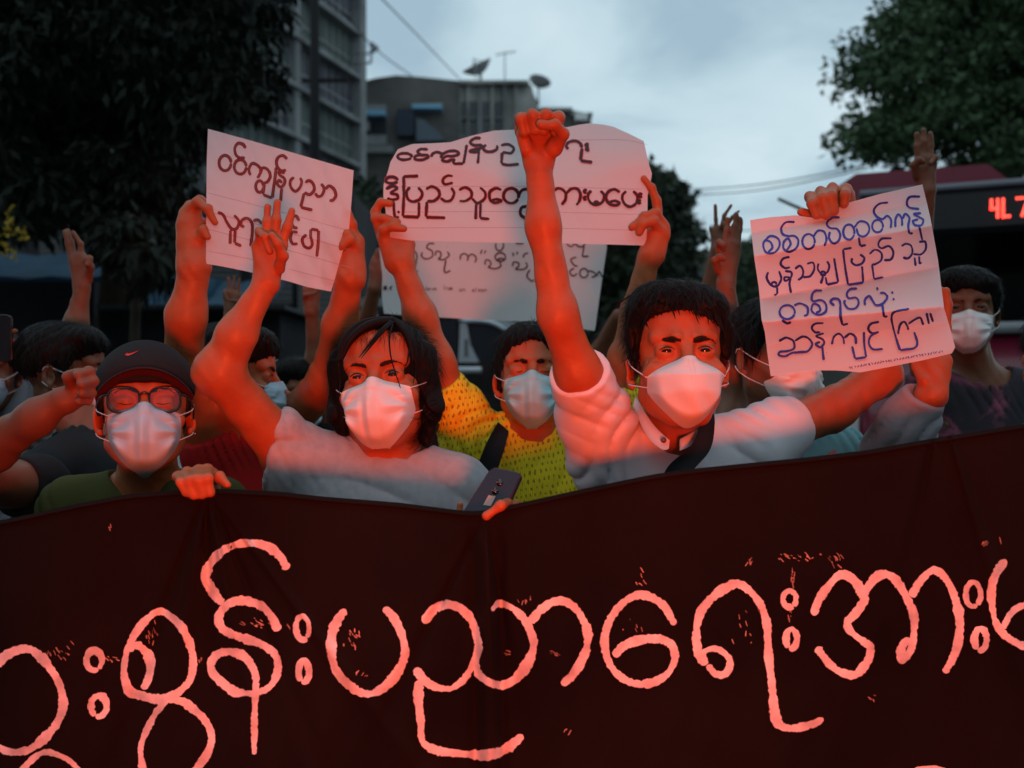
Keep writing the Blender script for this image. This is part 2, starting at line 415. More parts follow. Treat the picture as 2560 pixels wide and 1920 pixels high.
def facemask(kind, H):
    """local-space mask grid over head SDF H. returns verts (local), faces, corner points"""
    nu, nv = 61, 57
    u = np.linspace(-1, 1, nu)[None, :].repeat(nv, 0); v = np.linspace(0, 1, nv)[:, None].repeat(nu, 1)
    au = np.abs(u)
    if kind == 'kn':
        topZ = -.015-.026*au**1.6; botZ = -.125+.062*au**1.9; W = .0635-.004*v
    else:
        topZ = -.008-.016*au**1.1; botZ = -.127+.052*au**2.4; W = .0605+.003*np.sin(v*math.pi)-.004*v**3
    z = topZ*(1-v)+botZ*v; x = u*W
    o = np.stack([x, np.full_like(x, -.25), z], -1)
    pts, t = H.cast(o, np.array([0, 1, 0]), .4, .002)
    y = pts[..., 1].astype(float); y[t > .32] = .0
    # limit steep falls below the chin / at the sides
    for _ in range(6):
        y[:, 1:-1] = np.minimum(y[:, 1:-1], .5*(y[:, 2:]+y[:, :-2])+.0004)
    if kind == 'kn':
        tent = -.159+1.10*np.sqrt(x*x+.0006)+np.maximum(0, -.075-z)*.55+np.maximum(0, z+.045)*.62
    else:
        tent = -.163+1.15*np.sqrt(x*x+.0010)+np.maximum(0, -.085-z)*.75+np.maximum(0, z+.045)*.55
    edge = np.clip((1-au)/.16, 0, 1)*np.clip(v/.10, 0, 1)*np.clip((1-v)/.10, 0, 1); edge = edge*edge*(3-2*edge)
    yb = np.minimum(y, tent); yy = y*(1-edge)+yb*edge
    k = np.ones(5)/5
    for _ in range(2):
        yy[:, 2:-2] = sum(yy[:, i:nu-4+i] for i in range(5))/5
        yy[2:-2, :] = sum(yy[i:nv-4+i, :] for i in range(5))/5
    yraw = pts[..., 1].astype(float); yy = np.where(t < .32, np.minimum(yy, yraw+.0002), yy)
    if kind == 'kn':
        seam = -.047+.016*au**1.5
        s = 1/(1+np.exp((z-seam)/.0006)); yy -= .0042*s*edge
        yy -= .0022*np.exp(-(x/.0035)**2)*(z > seam)*edge
        for dz in (.009, .016): yy += .0009*np.exp(-((z-seam-dz)/.0016)**2)*edge
        yy -= .0012*np.exp(-(x/.002)**2)*edge
        yy += edge*.0016*np.sin(x*150+z*90)*np.exp(-((z+.09)/.025)**2)
    else:
        for sg in (-1, 1):
            cx, cz = sg*.066, -.060
            r = np.hypot(x-cx, z-cz); th = np.arctan2(z-cz, (cx-x)*sg)
            yy -= edge*.0046*np.exp(-((r-.034)/.020)**2)*np.cos(th*6.5+.6)
        yy -= edge*.0048*(np.exp(-((x+.004)/.006)**2)-.7*np.exp(-((x-.010)/.005)**2)-.6*np.exp(-((x+.017)/.005)**2))*np.clip((-.03-z)/.03, 0, 1)
        for vp in (.30, .46, .62): yy -= .0022*np.clip(np.abs(u)*1.6-.35, 0, 1)/(1+np.exp(-(v-vp)/.006))*np.clip((1-v)*5, 0, 1)*edge+.0012*edge*np.clip(np.abs(u)*1.6-.35, 0, 1)*(v > vp)*np.clip((v-vp)*8, 0, 1)
        yy += edge*.0012*np.sin(z*420)*np.exp(-((au-.9)/.15)**2)
        yy -= .0012*(v < .09)
    V = np.stack([x, yy, z], -1).reshape(-1, 3)
    V2 = V.copy(); V2[:, 1] += .0015
    f = []
    for j in range(nv-1):
        for i in range(nu-1):
            a = j*nu+i; f.append((a, a+nu, a+nu+1, a+1))
    n = nu*nv; f = np.array(f); f2 = f[:, ::-1]+n
    rim = []
    b = [i for i in range(nu)]+[j*nu+nu-1 for j in range(1, nv)]+[(nv-1)*nu+i for i in range(nu-2, -1, -1)]+[j*nu for j in range(nv-2, 0, -1)]
    for i in range(len(b)): a, c = b[i], b[(i+1) % len(b)]; rim.append((a, c, c+n, a+n))
    cor = [V[int(nv*.06)*nu], V[int(nv*.06)*nu+nu-1], V[int(nv*(.80 if kind != 'kn' else .62))*nu], V[int(nv*(.80 if kind != 'kn' else .62))*nu+nu-1]]
    return np.concatenate([V, V2]), np.concatenate([f, f2, np.array(rim)]), cor

def hair_prims(style):
    if style == 'short':      # tousled, swept fringe
        p = [ell((.003, .024, .048), (.083, .102, .079), 0),
             ell((-.010, -.045, .090), (.070, .050, .036), .03), ell((.035, -.052, .075), (.045, .040, .030), .02), ell((-.038, -.01, .082), (.042, .06, .038), .03)]
        for s in (-1, 1): p += [cap((s*.079, -.028, .045), (s*.078, -.020, .002), .013, .007, .015)]
        p += [ell((-.004, -.125, -.012), (.069, .085, .078), .010, 's'), ell((0, 0, -.115), (.13, .15, .11), .01, 's')]
    elif style == 'boy':
        p = [ell((0, .022, .046), (.087, .104, .083), 0), ell((0, -.038, .068), (.068, .060, .044), .03), ell((.02, -.06, .068), (.060, .036, .026), .02), ell((-.03, -.05, .085), (.05, .045, .03), .02)]
        for s in (-1, 1): p += [cap((s*.079, -.020, .045), (s*.078, -.014, -.002), .012, .006, .015)]
        p += [ell((0, -.120, -.025), (.068, .085, .078), .010, 's'), ell((0, 0, -.115), (.13, .15, .11), .01, 's')]
    elif style == 'bob':
        p = [ell((0, .020, .036), (.091, .110, .090), 0), ell((0, .055, -.045), (.088, .065, .095), .03)]
        for s in (-1, 1):
            p += [cap((s*.078, -.015, .045), (s*.083, -.008, -.050), .021, .020, .02), cap((s*.083, -.008, -.050), (s*.072, .006, -.108), .020, .010, .02)]
        p += [ell((.006, -.130, -.052), (.060, .105, .120), .008, 's'), ell((0, -.03, -.15), (.055, .07, .10), .02, 's')]
    elif style == 'under':    # only what shows below a cap
        p = [ell((0, .04, .005), (.078, .078, .060), 0)]
        for s in (-1, 1): p += [cap((s*.076, -.010, .030), (s*.077, -.004, -.008), .009, .005, .012)]
        p += [ell((0, -.120, -.005), (.070, .105, .10), .008, 's'), ell((0, 0, .12), (.2, .2, .085), .01, 's')]
    elif style == 'back':     # pulled back, sleek
        p = [ell((0, .022, .042), (.087, .104, .087), 0), ell((0, -.038, .070), (.068, .060, .045), .03), ell((0, .085, -.01), (.05, .045, .05), .03)]
        for s in (-1, 1): p += [cap((s*.074, .0, .045), (s*.076, .015, -.03), .012, .010, .015)]
        p += [ell((0, -.135, -.012), (.060, .095, .088), .008, 's'), ell((0, 0, -.12), (.12, .10, .11), .01, 's')]
    elif style == 'long':
        p = [ell((0, .022, .038), (.090, .104, .086), 0), ell((0, .06, -.06), (.085, .06, .12), .03)]
        for s in (-1, 1): p += [cap((s*.080, .0, .04), (s*.085, .02, -.12), .020, .018, .02)]
        p += [ell((.0, -.130, -.030), (.066, .105, .095), .010, 's'), ell((0, -.03, -.15), (.055, .07, .10), .02, 's')]
    return p
def hair_disp(R, t, s):
    def f(p):
        l = ((p-t.astype(np.float32))@R.astype(np.float32))/s
        x, y, z = l[..., 0], l[..., 1], l[..., 2]
        a = np.arctan2(x, y+.1)
        return (.0022*np.sin(a*34+8*z*6+3*np.sin(z*40+x*30))+.0012*np.sin(a*80+z*60+y*50))*s
    return f
def strands(V, R, t, s, n, ln, w, seed=1, up=.25):
    """thin tapering hair ribbons following the surface downward"""
    r = np.random.default_rng(seed); la = ((V-t)@R)/s; ok = np.where(~((la[:, 1] < -.035) & (la[:, 2] < .082)))[0]; idx = r.choice(ok, n); b = V[idx]
    l = ((b-t)@R)/s
    out = l-np.array([0, .02, .02]); out /= np.linalg.norm(out, axis=1)[:, None]+1e-9
    dn = np.array([0, -.15, -1.])+r.normal(0, .35, (n, 3)); dn -= out*(dn*out).sum(1)[:, None]; dn /= np.linalg.norm(dn, axis=1)[:, None]+1e-9
    sd = np.cross(out, dn); L_ = ln*r.uniform(.4, 1, n)[:, None]
    lift = up*r.uniform(-.3, 1, n)[:, None]
    p0 = l-out*.003; p1 = l+dn*L_*.5+out*(.0015+L_*.25*lift); p2 = l+dn*L_+out*L_*lift*.35
    p1 = np.where(False, p1, p1)
    v = np.stack([p0-sd*w, p0+sd*w, p1-sd*w*.8, p1+sd*w*.8, p2], 1).reshape(-1, 3)
    base = np.arange(n)[:, None]*5
    f = [[int(q), int(q)+1, int(q)+3, int(q)+2] for q in base[:, 0]]; g = [[int(q)+2, int(q)+3, int(q)+4] for q in base[:, 0]]
    return v@R.T*s+t, f, g

def mirror_curve(pts, s): return [(s*a, b, c) for a, b, c in pts]

# ---------------------------------------------------------------- people
def person(label, eye=None, ypr=(0, 0, 0), s=1.0, hp={}, neck=None, sh=None, arms=(), hands=(), sleeves=(), top=None, topname='t_shirt',
           folds=(), neckr=.062, hair='short', mask='surg', maskmat=None, skin=None, q=1.0, hairmat=None, extra=(), nofar=False, trousers=None, infl=.014, group=None, chest=1.0, hat=False, topq=1.0, necktilt=0.0, fair=None, cuff=False):
    skin = skin or M_skin
    Nn = P(*neck); SL, SR = P(*sh[0]), P(*sh[1])
    root = thing('person', label, 'person', (Nn[0], Nn[1]+.02, 0), group or 'people in the protest crowd')
    pr = []; fine = []
    R = rotm(*ypr)
    if eye is not None:
        hp0 = head_prims(**hp); t = P(*eye)-R@np.array([0, -.086, 0])*s
        hw = xf(hp0, R, t, s); pr += hw
        lo, hi = bbox(hw, .004); fine.append((lo, hi, .0019*q))
        nk = R@np.array([0, .022, -.06])*s+t
        pr.append(cap(nk, Nn+np.array([0, .03, .0]), .052*s, .056, .022))
        pr.append(cap(R@np.array([0, -.02, -.075])*s+t, Nn+np.array([0, -.012, -.01]), .030*s, .036, .02))
    else: t = None
    C = (SL+SR)/2; hw_ = np.linalg.norm((SR-SL)[:2])/2; cx = min(Nn[0], 99)
    yb = C[1]
    B = np.array([C[0], yb, C[2]])
    tor = [cap(Nn+np.array([0, .03, -.02]), SL+np.array([0, 0, -.01]), .046, .046, .03), cap(Nn+np.array([0, .03, -.02]), SR+np.array([0, 0, -.01]), .046, .046, .03),
           ell(B+np.array([0, .015, -.15]), (hw_*.98*chest, .105*chest, .20), .06), ell(B+np.array([0, .01, -.35]), (hw_*.78*chest, .095*chest, .18), .06),
           ell(B+np.array([0, .01, -.52]), (hw_*.85*chest, .10*chest, .14), .06)]
    pr += tor+list(extra)
    for A in arms:
        w = [P(a, b, c) for a, b, c, r in A]; rr = [r*c/F for a, b, c, r in A]
        pr += chain(w, rr, .025)
    for hq in hands:
        pr += hq; lo, hi = bbox(hq, .006); fine.append((lo, hi, .0024*q))
    def bd(p):   # soft muscle and tendon relief
        x, y, z = p[..., 0], p[..., 1], p[..., 2]
        return (.0009*np.sin(x*95+2*np.sin(z*40))*np.sin(z*70+1.5*np.sin(x*60+y*50))+.0006*np.sin(x*210+z*60+3*np.sin(z*33))).astype(np.float32)
    S = SDF(pr, bd); lo, hi = bbox(pr, .01)
    V, Fc = S.mesh(lo, hi, .0055*q, fine)
    mk('body', V, Fc, skin, root)
    # clothing
    if top is not None:
        cl = []
        for a in tor:
            if a[0] == 'c': cl.append(cap(a[1], a[2], a[3]+infl, a[4]+infl, .04))
            else: cl.append(ell(a[1]+np.array([0, 0, -.0]), a[2]+infl, .06))
        cut = []
        for A in sleeves:
            hn = None
            if isinstance(A, tuple): A, hn = A
            w = [P(a, b, c) for a, b, c, r in A]; rr = [r*c/F for a, b, c, r in A]
            cl += chain(w, rr, .035)
            if cuff: dd = (w[-1]-w[-2])/np.linalg.norm(w[-1]-w[-2]); cl.append(cap(w[-1]-dd*.004, w[-1]-dd*.046, rr[-1]+.004, rr[-1]+.006, .003))
            d = w[-1]-w[-2] if hn is None else np.array(hn, float); d /= np.linalg.norm(d)
            cut += [half(w[-1]-d*.002, d, rr[-1]*2.1, .006), cap(w[-1]+d*(rr[-1]-.007-.016), w[-1]+d*.09, rr[-1]-.007, rr[-1]-.006, .003, 's')]
        cut += [cap(Nn+np.array([0, .028+necktilt, .10]), Nn+np.array([0, .012, -.004]), neckr, neckr, .008, 's')]
        cut.append(half(B+np.array([0, 0, -.60]), (0, 0, -1), .5))
        fo = list(folds)
        def disp(p, fo=fo):
            d = np.zeros(p.shape[:-1], np.float32)
            for dr, lam, amp, ph, cc, rad in fo:
                u_ = p@np.array(dr, np.float32)
                wv = np.sin(u_*6.283/lam+ph*1.+2.0*np.sin(p[..., 0]*15+p[..., 2]*11+ph)+1.0*np.sin(p[..., 2]*33+p[..., 0]*21+ph*2))
                wv = 1-2*np.abs(wv)**.55
                if cc is not None:
                    g = np.exp(-((p-cc.astype(np.float32))**2).sum(-1)/rad**2); wv = wv*g
                mlow = np.clip(.5+.9*np.sin(p[..., 0]*19+p[..., 2]*14+ph*3)*np.sin(p[..., 2]*23-p[..., 0]*11+ph*1.7), 0, 1)
                d += 1.25*amp*wv*mlow
            return d
        SC = SDF(cl+cut, disp if fo else None); lo, hi = bbox(cl, .015)
        lo2 = lo.copy(); zc = B[2]-.30
        V, Fc = SC.mesh(lo, hi, .0075*topq, [((lo[0], lo[1], zc), hi, .0042*topq)] if topq < 1.5 else ())
        to = mk(topname, V, Fc, top, root)
    else: to = None; SC = None
    # trousers, shoes
    zc = B[2]-.50
    tp = [ell((B[0], B[1]+.01, zc-.03), (hw_*.92, .115, .12), .05)]
    for sg in (-1, 1):
        tp += [cap((B[0]+sg*.085, B[1]+.01, zc-.06), (B[0]+sg*.095, B[1]+.0, .48), .085, .062, .03), cap((B[0]+sg*.095, B[1], .48), (B[0]+sg*.10, B[1]+.03, .10), .062, .048, .03)]
    ST = SDF(tp); lo, hi = bbox(tp, .01); V, Fc = ST.mesh(lo, hi, .016)
    mk('trousers', V, Fc, trousers or M_denim, root)
    for sg in (-1, 1):
        x = B[0]+sg*.10
        SS = SDF([cap((x, B[1]+.05, .045), (x+sg*.02, B[1]-.13, .035), .045, .033, .02), half((x, B[1], .004), (0, 0, -1), .5)])
        V, Fc = SS.mesh((x-.1, B[1]-.25, -.03), (x+.1, B[1]+.15, .12), .01); mk('shoe', V, Fc, M_shoe, root)
    if eye is None: return root, None, to
    Hl = SDF(hp0)
    W = lambda l: np.asarray(l)@R.T*s+t
    # eyes
    closed = hp.get('closed', False)
    if not closed:
        for sg in (-1, 1):
            m = MB().sphere((sg*.0315, -.0728, -.001), .0118, 20, 14); ey = mk('eye', W(np.concatenate(m.v)), m.f, M_eye, root)
            m = MB().sphere((sg*.0315+.0005*np.sign(ypr[0]), -.0794, .0002), (.0084, .0064, .0084), 16, 10); mk('iris', W(np.concatenate(m.v)), m.f, M_iris, ey)
            m = MB().tube(spline([(sg*.0185, -.0875, .0000), (sg*.0255, -.0905, .0030), (sg*.034, -.0905, .0036), (sg*.044, -.0835, .0008)], .002), [.0005, .0010, .0012, .0005], 5)
            mk('eyelash', W(np.concatenate(m.v)), m.f, M_brow, root)
    else:
        for sg in (-1, 1):
            l = spline([(sg*.020, -.25, -.0055), (sg*.031, -.25, -.0078), (sg*.044, -.25, -.0050)], .002); c_, _ = Hl.cast(l, (0, 1, 0), .3, .0)
            m = MB().tube(c_, [.0005, .0011, .0013, .0005], 5); mk('eyelash', W(np.concatenate(m.v)), m.f, M_brow, root)
    # eyebrows: strip plus fine hairs
    fr = hp.get('frown', 0)
    for sg in (-1, 1):
        l = np.array(spline([(sg*.0100, -.25, .0128), (sg*.024, -.25, .0165), (sg*.039, -.25, .0172), (sg*.0515*hp.get('wide', 1), -.25, .0120)] if fr else [(sg*.0120, -.25, .0140), (sg*.024, -.25, .0190), (sg*.038, -.25, .0205), (sg*.0505*hp.get('wide', 1), -.25, .0145)], .0015))
        n = len(l); tt = np.linspace(0, 1, n); hw2 = (.0038 if fr else .0030)*np.sin(np.clip(tt*1.05+.22, 0, 1)*math.pi)**.7+.0003
        rows = []
        for k_ in (-1, -.5, 0, .5, 1):
            a = l.copy(); a[:, 2] += k_*hw2*(1+.25*np.sin(tt*90+k_*3)); c_, _ = Hl.cast(a, (0, 1, 0), .3, .0007*(1-abs(k_))+.0001); rows.append(c_)
        v = np.concatenate(rows); f = [(j*n+i, j*n+i+1, (j+1)*n+i+1, (j+1)*n+i) for j in range(4) for i in range(n-1)]
        if q <= 1:
            rr_ = np.random.default_rng(5+sg); nh = 70; ii = rr_.integers(0, n-1, nh); a = l[ii].copy(); a[:, 2] += rr_.uniform(-1, 1, nh)*hw2[ii]; b = a.copy(); b[:, 0] += sg*rr_.uniform(.002, .005, nh); b[:, 2] += rr_.uniform(-.0005, .0035, nh)*(1-tt[ii]*1.2)
            c0, _ = Hl.cast(a, (0, 1, 0), .3, .0003); c1, _ = Hl.cast(b, (0, 1, 0), .3, .0012); up_ = np.array([0, 0, .00042]); k0 = len(v)
            v = np.concatenate([v, c0-up_, c0+up_, c1]); f = f+[(k0+j, k0+nh+j, k0+2*nh+j) for j in range(nh)]
        mk('eyebrow', W(v), f, M_brow, root)
    # mask
    if mask:
        mv, mf, cor = facemask(mask, Hl); mo = mk('face_mask', W(mv), mf, maskmat or M_mask, root)
        for k_ in range(4):
            sg = -1 if k_ % 2 == 0 else 1; c = np.array(cor[k_]); zt = .012 if k_ < 2 else -.035
            e_ = np.array([sg*.086*hp.get('wide', 1), .020, zt]); mid = (c+e_)/2+np.array([sg*.008, 0, 0])
            m = MB().tube(spline([c, mid, e_, e_+np.array([-.002*sg, .012, -.01 if k_ < 2 else .01])], .006), .0011, 5); mk('ear_loop', W(np.concatenate(m.v)), m.f, M_loop, mo)
    # hair
    if hair:
        hq = hair_prims(hair); hwq = xf(hq, R, t, s); HS = SDF(hwq, hair_disp(R, t, s)); lo, hi = bbox(hwq, .006)
        V, Fc = HS.mesh(lo, hi, .0032*q)
        ns = int(7000 if q <= 1 else 1600) if hair != 'under' else 300
        sv, sf, sg_ = strands(V, R, t, s, ns, .045 if hair in ('short', 'boy') else .07, .00045 if q <= 1 else .0007, 3, {'short': .55, 'boy': .35}.get(hair, .10))
        # keep strands out of the face window
        if hair in ('bob', 'long', 'back'):
            pass
        tri = np.concatenate([Fc[:, [0, 1, 2]], Fc[:, [0, 2, 3]]]); nv0 = len(V)
        sf = np.array(sf)+nv0; st = np.concatenate([sf[:, [0, 1, 2]], sf[:, [0, 2, 3]], np.array(sg_)+nv0])
        mk('hair', np.concatenate([V, sv]), np.concatenate([tri, st]), hairmat or M_hair, root)
    return root, dict(R=R, t=t, s=s, H=Hl, W=W), to
# ---------------------------------------------------------------- hands (traced joints in photo pixels, depth offsets in cm)
def palm(Y, wrist, kn, rk, rw, k=.010):
    o = []
    w = P(wrist[0], wrist[1], Y+wrist[2]/100.)
    for i, (a, b, c) in enumerate(kn):
        e = P(a, b, Y+c/100.); wi = w+(e-w)*np.array([.25, .1, 0])*0
        wi = w+np.array([(a-wrist[0])*.35*Y/F, 0, 0]); o.append(cap(wi, e, rw*Y/F, rk*Y/F, k))
    return o
# raised three-finger salute of the woman in grey
h_salute = (palm(1.73, (664, 705, 0), [(645, 618, 0), (664, 602, 0), (684, 600, 0), (703, 615, 0)], 16, 22)
  + pch(1.73, [(664, 602, 0), (667, 555, 0), (670, 517, .3)], (12, 9)) + pch(1.73, [(685, 598, 0), (690, 550, 0), (692, 507, .3)], (12.5, 9))
  + pch(1.73, [(704, 613, 0), (719, 568, -.3), (729, 526, -.2)], (12.5, 9))
  + pch(1.73, [(645, 615, 0), (648, 578, -2.0), (661, 590, -4.2), (675, 628, -3.6)], (11, 8.5))
  + pch(1.73, [(698, 672, -1.0), (706, 640, -3.2), (694, 608, -4.6), (680, 590, -5.0)], (15, 9.5)))
# clenched fist of the man in the white shirt
h_fist = (palm(1.62, (1347, 405, 0), [(1303, 330, .6), (1330, 322, .8), (1362, 322, .8), (1393, 330, .6)], 17, 22)
  + pch(1.62, [(1318, 375, -1.2), (1304, 335, -1.6)], (17, 15)) + pch(1.62, [(1382, 375, -1.4), (1396, 338, -1.8)], (19, 16))
  + pch(1.62, [(1303, 325, .5), (1300, 296, -.5), (1303, 296, -3.6), (1310, 330, -3.0)], (14.5, 12)) + pch(1.62, [(1331, 318, .8), (1330, 287, -.3), (1333, 288, -4.2), (1336, 326, -3.4)], (15, 12.5))
  + pch(1.62, [(1362, 318, .8), (1363, 287, -.3), (1364, 288, -4.4), (1360, 326, -3.6)], (15, 12.5)) + pch(1.62, [(1393, 325, .5), (1396, 293, -.5), (1396, 294, -4.0), (1388, 330, -3.2)], (15, 12.5))
  + pch(1.62, [(1392, 372, -1.5), (1408, 335, -4.2), (1386, 312, -6.0), (1352, 312, -6.4)], (15, 12)))
# hands holding the left sign
YS1 = 2.10
h_s1l = (palm(YS1, (488, 668, 1), [(462, 565, 1), (470, 535, 1.5), (484, 520, 1.5)], 20, 30, .02)
  + pch(YS1, [(472, 530, 1), (494, 506, -.5), (520, 522, -1.6), (537, 556, -1.6)], (15, 9))
  + pch(YS1, [(494, 610, 0), (508, 575, -1.2), (519, 592, -1.8)], (16, 9.5))
  + pch(YS1, [(480, 520, 2), (500, 500, 3), (530, 520, 3.2), (548, 545, 3)], (13, 9)) + pch(YS1, [(462, 550, 2), (480, 540, 3.4), (520, 560, 3.6), (545, 575, 3.4)], (12, 9)) + pch(YS1, [(460, 580, 2), (480, 580, 3.4), (515, 600, 3.6), (535, 605, 3.4)], (12, 9)))
h_s1r = (palm(YS1, (875, 690, 1), [(858, 600, 1), (878, 590, 1.5), (892, 605, 1.5)], 18, 28, .02)
  + pch(YS1, [(885, 595, 1), (880, 560, 0), (870, 528, -.8)], (13, 10))
  + pch(YS1, [(888, 600, 0), (868, 585, -1.6), (850, 625, -1.8)], (13, 9)) + pch(YS1, [(890, 620, 0), (878, 600, -1.8), (856, 615, -2.2)], (12, 8.5))
  + pch(YS1, [(862, 640, 1), (850, 610, 2.4), (835, 590, 2.8)], (14, 10)))
YS2 = 2.20
h_s2l = (palm(YS2, (1003, 655, .5), [(957, 590, 0), (968, 575, .4), (1000, 590, 1), (1022, 612, 1)], 17, 24, .016)
  + pch(YS2, [(955, 580, 0), (938, 530, -.6), (952, 507, -1.4), (976, 508, -1.6)], (13, 9)) + pch(YS2, [(952, 585, 0), (940, 545, -1.2), (962, 545, -2), (994, 555, -2)], (12.5, 9))
  + pch(YS2, [(958, 595, -.5), (958, 574, -2), (980, 566, -2.6), (1008, 572, -2.6)], (13, 9.5))
  + pch(YS2, [(1015, 620, 1), (1010, 590, 2.4), (1030, 560, 2.8)], (16, 10)))
h_s2r = (palm(YS2, (1622, 640, .5), [(1628, 590, 0), (1645, 572, .2), (1658, 580, .6)], 18, 23, .016)
  + pch(YS2, [(1646, 565, .2), (1642, 500, -.4), (1628, 468, -1), (1610, 447, -1.3)], (13, 8.5)) + pch(YS2, [(1660, 565, 0), (1640, 533, -1.8), (1612, 540, -2.4), (1580, 568, -2)], (13, 9))
  + pch(YS2, [(1662, 590, 0), (1635, 553, -2.4), (1607, 560, -3), (1598, 582, -2.6)], (13, 9.5)) + pch(YS2, [(1635, 610, 1), (1615, 590, 2.6), (1590, 570, 2.8)], (15, 10)))
YS3 = 1.86
h_s3t = (palm(YS3, (2128, 590, 5), [(2046, 510, 4.6), (2070, 496, 4.8), (2095, 490, 5), (2122, 490, 5)], 17, 24, .016)
  + pch(YS3, [(2046, 505, 4.6), (2026, 492, 1.5), (2030, 510, -1.8), (2042, 538, -1.8)], (14, 11.5)) + pch(YS3, [(2070, 490, 4.8), (2053, 480, 1.6), (2056, 496, -1.9), (2066, 536, -1.9)], (14.5, 12))
  + pch(YS3, [(2095, 484, 5), (2080, 472, 1.7), (2081, 490, -1.9), (2086, 528, -1.8)], (14.5, 12)) + pch(YS3, [(2122, 484, 5), (2115, 474, 1.6), (2113, 488, -1.7), (2111, 510, -1.5)], (14, 11.5))
  + pch(YS3, [(2060, 540, 4), (2025, 540, 2.6), (2003, 530, 1.8)], (14, 11)))
h_s3r = (palm(YS3, (2322, 990, .5), [(2318, 900, 1), (2336, 893, 1.4), (2352, 890, 1.6), (2362, 905, 1.6)], 17, 25, .016)
  + pch(YS3, [(2355, 885, 1.8), (2366, 820, 2.2), (2369, 760, 2.2), (2366, 727, 2.0)], (14, 10)) + pch(YS3, [(2340, 885, 1.8), (2345, 810, 2.6), (2345, 750, 2.8), (2343, 720, 2.6)], (14, 10))
  + pch(YS3, [(2322, 890, 1.8), (2322, 820, 2.8), (2320, 765, 2.8)], (13, 9.5)) + pch(YS3, [(2306, 900, 1.6), (2300, 850, 2.6), (2297, 800, 2.8)], (12, 9)) + pch(YS3, [(2310, 950, 0), (2292, 915, 1.6), (2280, 880, 2.6)], (16, 10)))
YB = 1.50
h_ban1 = (palm(YB+.10, (530, 1330, 1), [(462, 1200, 0), (486, 1186, 0), (510, 1180, 0), (534, 1190, 0)], 16, 26, .014)
  + pch(YB, [(462, 1195, 9), (446, 1190, 3), (452, 1205, -1.8), (464, 1232, -1.6)], (13, 10.5)) + pch(YB, [(484, 1184, 9), (470, 1180, 3), (474, 1200, -2), (485, 1238, -1.7)], (13.5, 11))
  + pch(YB, [(508, 1178, 9), (494, 1174, 3), (496, 1198, -2), (505, 1238, -1.7)], (13.5, 11)) + pch(YB, [(532, 1184, 9), (520, 1174, 3.4), (520, 1196, -1.9), (526, 1230, -1.5)], (13.5, 11))
  + pch(YB, [(535, 1195, 8), (548, 1192, 3), (568, 1212, 2.0)], (17, 9)))
h_phone = (palm(YB+.10, (1200, 1390, 2), [(1215, 1300, 1), (1240, 1290, 1)], 16, 26, .014)
  + pch(YB, [(1240, 1290, 9), (1268, 1258, 4), (1253, 1262, -2.0), (1215, 1290, -2.0)], (13, 11.5)) + pch(YB, [(1225, 1300, 9), (1262, 1275, 6), (1290, 1262, 5.4), (1278, 1270, 3.8)], (12, 9)) + pch(YB, [(1180, 1310, 9), (1150, 1290, 9), (1150, 1262, 9.2)], (13, 9)))
Y12 = 2.35
h_12 = (palm(Y12, (1814, 706, 0), [(1796, 622, 0), (1816, 610, 0), (1831, 608, 0), (1845, 616, 0)], 9, 13)
  + pch(Y12, [(1812, 612, 0), (1817, 575, 0), (1820, 548, 0)], (7.5, 5.5)) + pch(Y12, [(1829, 605, 0), (1836, 565, 0), (1841, 535, 0)], (8, 5.5)) + pch(Y12, [(1844, 612, 0), (1849, 575, 0), (1851, 548, 0)], (7.5, 5.5))
  + pch(Y12, [(1796, 622, 0), (1798, 605, -2), (1806, 612, -3), (1810, 624, -2.6)], (7.5, 6)) + pch(Y12, [(1793, 676, -.6), (1788, 650, -2.4), (1798, 640, -3), (1809, 648, -3)], (10, 6)))
Y18 = 2.9
h_18 = (palm(Y18, (1792, 625, 0), [(1786, 588, 0), (1795, 578, 0), (1806, 572, 0), (1816, 575, 0)], 8, 11)
  + pch(Y18, [(1791, 578, 0), (1790, 548, 0), (1788, 514, 0)], (6.5, 4)) + pch(Y18, [(1805, 570, 0), (1811, 540, 0), (1828, 513, 0)], (6.5, 4)) + pch(Y18, [(1814, 572, 0), (1828, 545, 0), (1848, 527, 0)], (6, 3.5))
  + pch(Y18, [(1782, 590, 0), (1778, 575, 0), (1772, 565, 0)], (6.5, 3.6)) + pch(Y18, [(1800, 575, 0), (1808, 560, -2), (1812, 572, -2.6)], (6, 4.5)))
Y14 = 2.5
h_14 = (palm(Y14, (2316, 475, 0), [(2292, 408, 0), (2304, 398, 0), (2318, 397, 0), (2331, 404, 0)], 11, 14)
  + pch(Y14, [(2295, 400, 0), (2293, 365, 0), (2292, 337, 0)], (8.5, 6.5)) + pch(Y14, [(2310, 397, 0), (2310, 355, 0), (2308, 326, 0)], (8.5, 6.5)) + pch(Y14, [(2327, 400, 0), (2327, 365, 0), (2326, 334, 0)], (8.5, 6.5))
  + pch(Y14, [(2290, 440, -.5), (2284, 412, -2), (2298, 400, -3), (2308, 405, -3)], (10, 7)) + pch(Y14, [(2330, 405, 0), (2336, 395, -2), (2326, 408, -3.2)], (8, 6)))
Y7 = 2.7
h_7 = (palm(Y7, (207, 715, 0), [(182, 650, 0), (194, 640, 0), (208, 645, 0), (218, 660, 0)], 11, 13)
  + pch(Y7, [(179, 640, 0), (170, 610, 0), (163, 580, 0)], (9, 6)) + pch(Y7, [(182, 638, .8), (177, 605, .8), (170, 576, .8)], (9, 6)) + pch(Y7, [(203, 640, 0), (201, 610, 0), (182, 582, 0)], (8, 6))
  + pch(Y7, [(222, 700, 0), (226, 668, -1.8), (220, 648, -2.8)], (10, 7)) + pch(Y7, [(216, 655, 0), (224, 645, -2.2), (218, 662, -3.4)], (8, 6)))
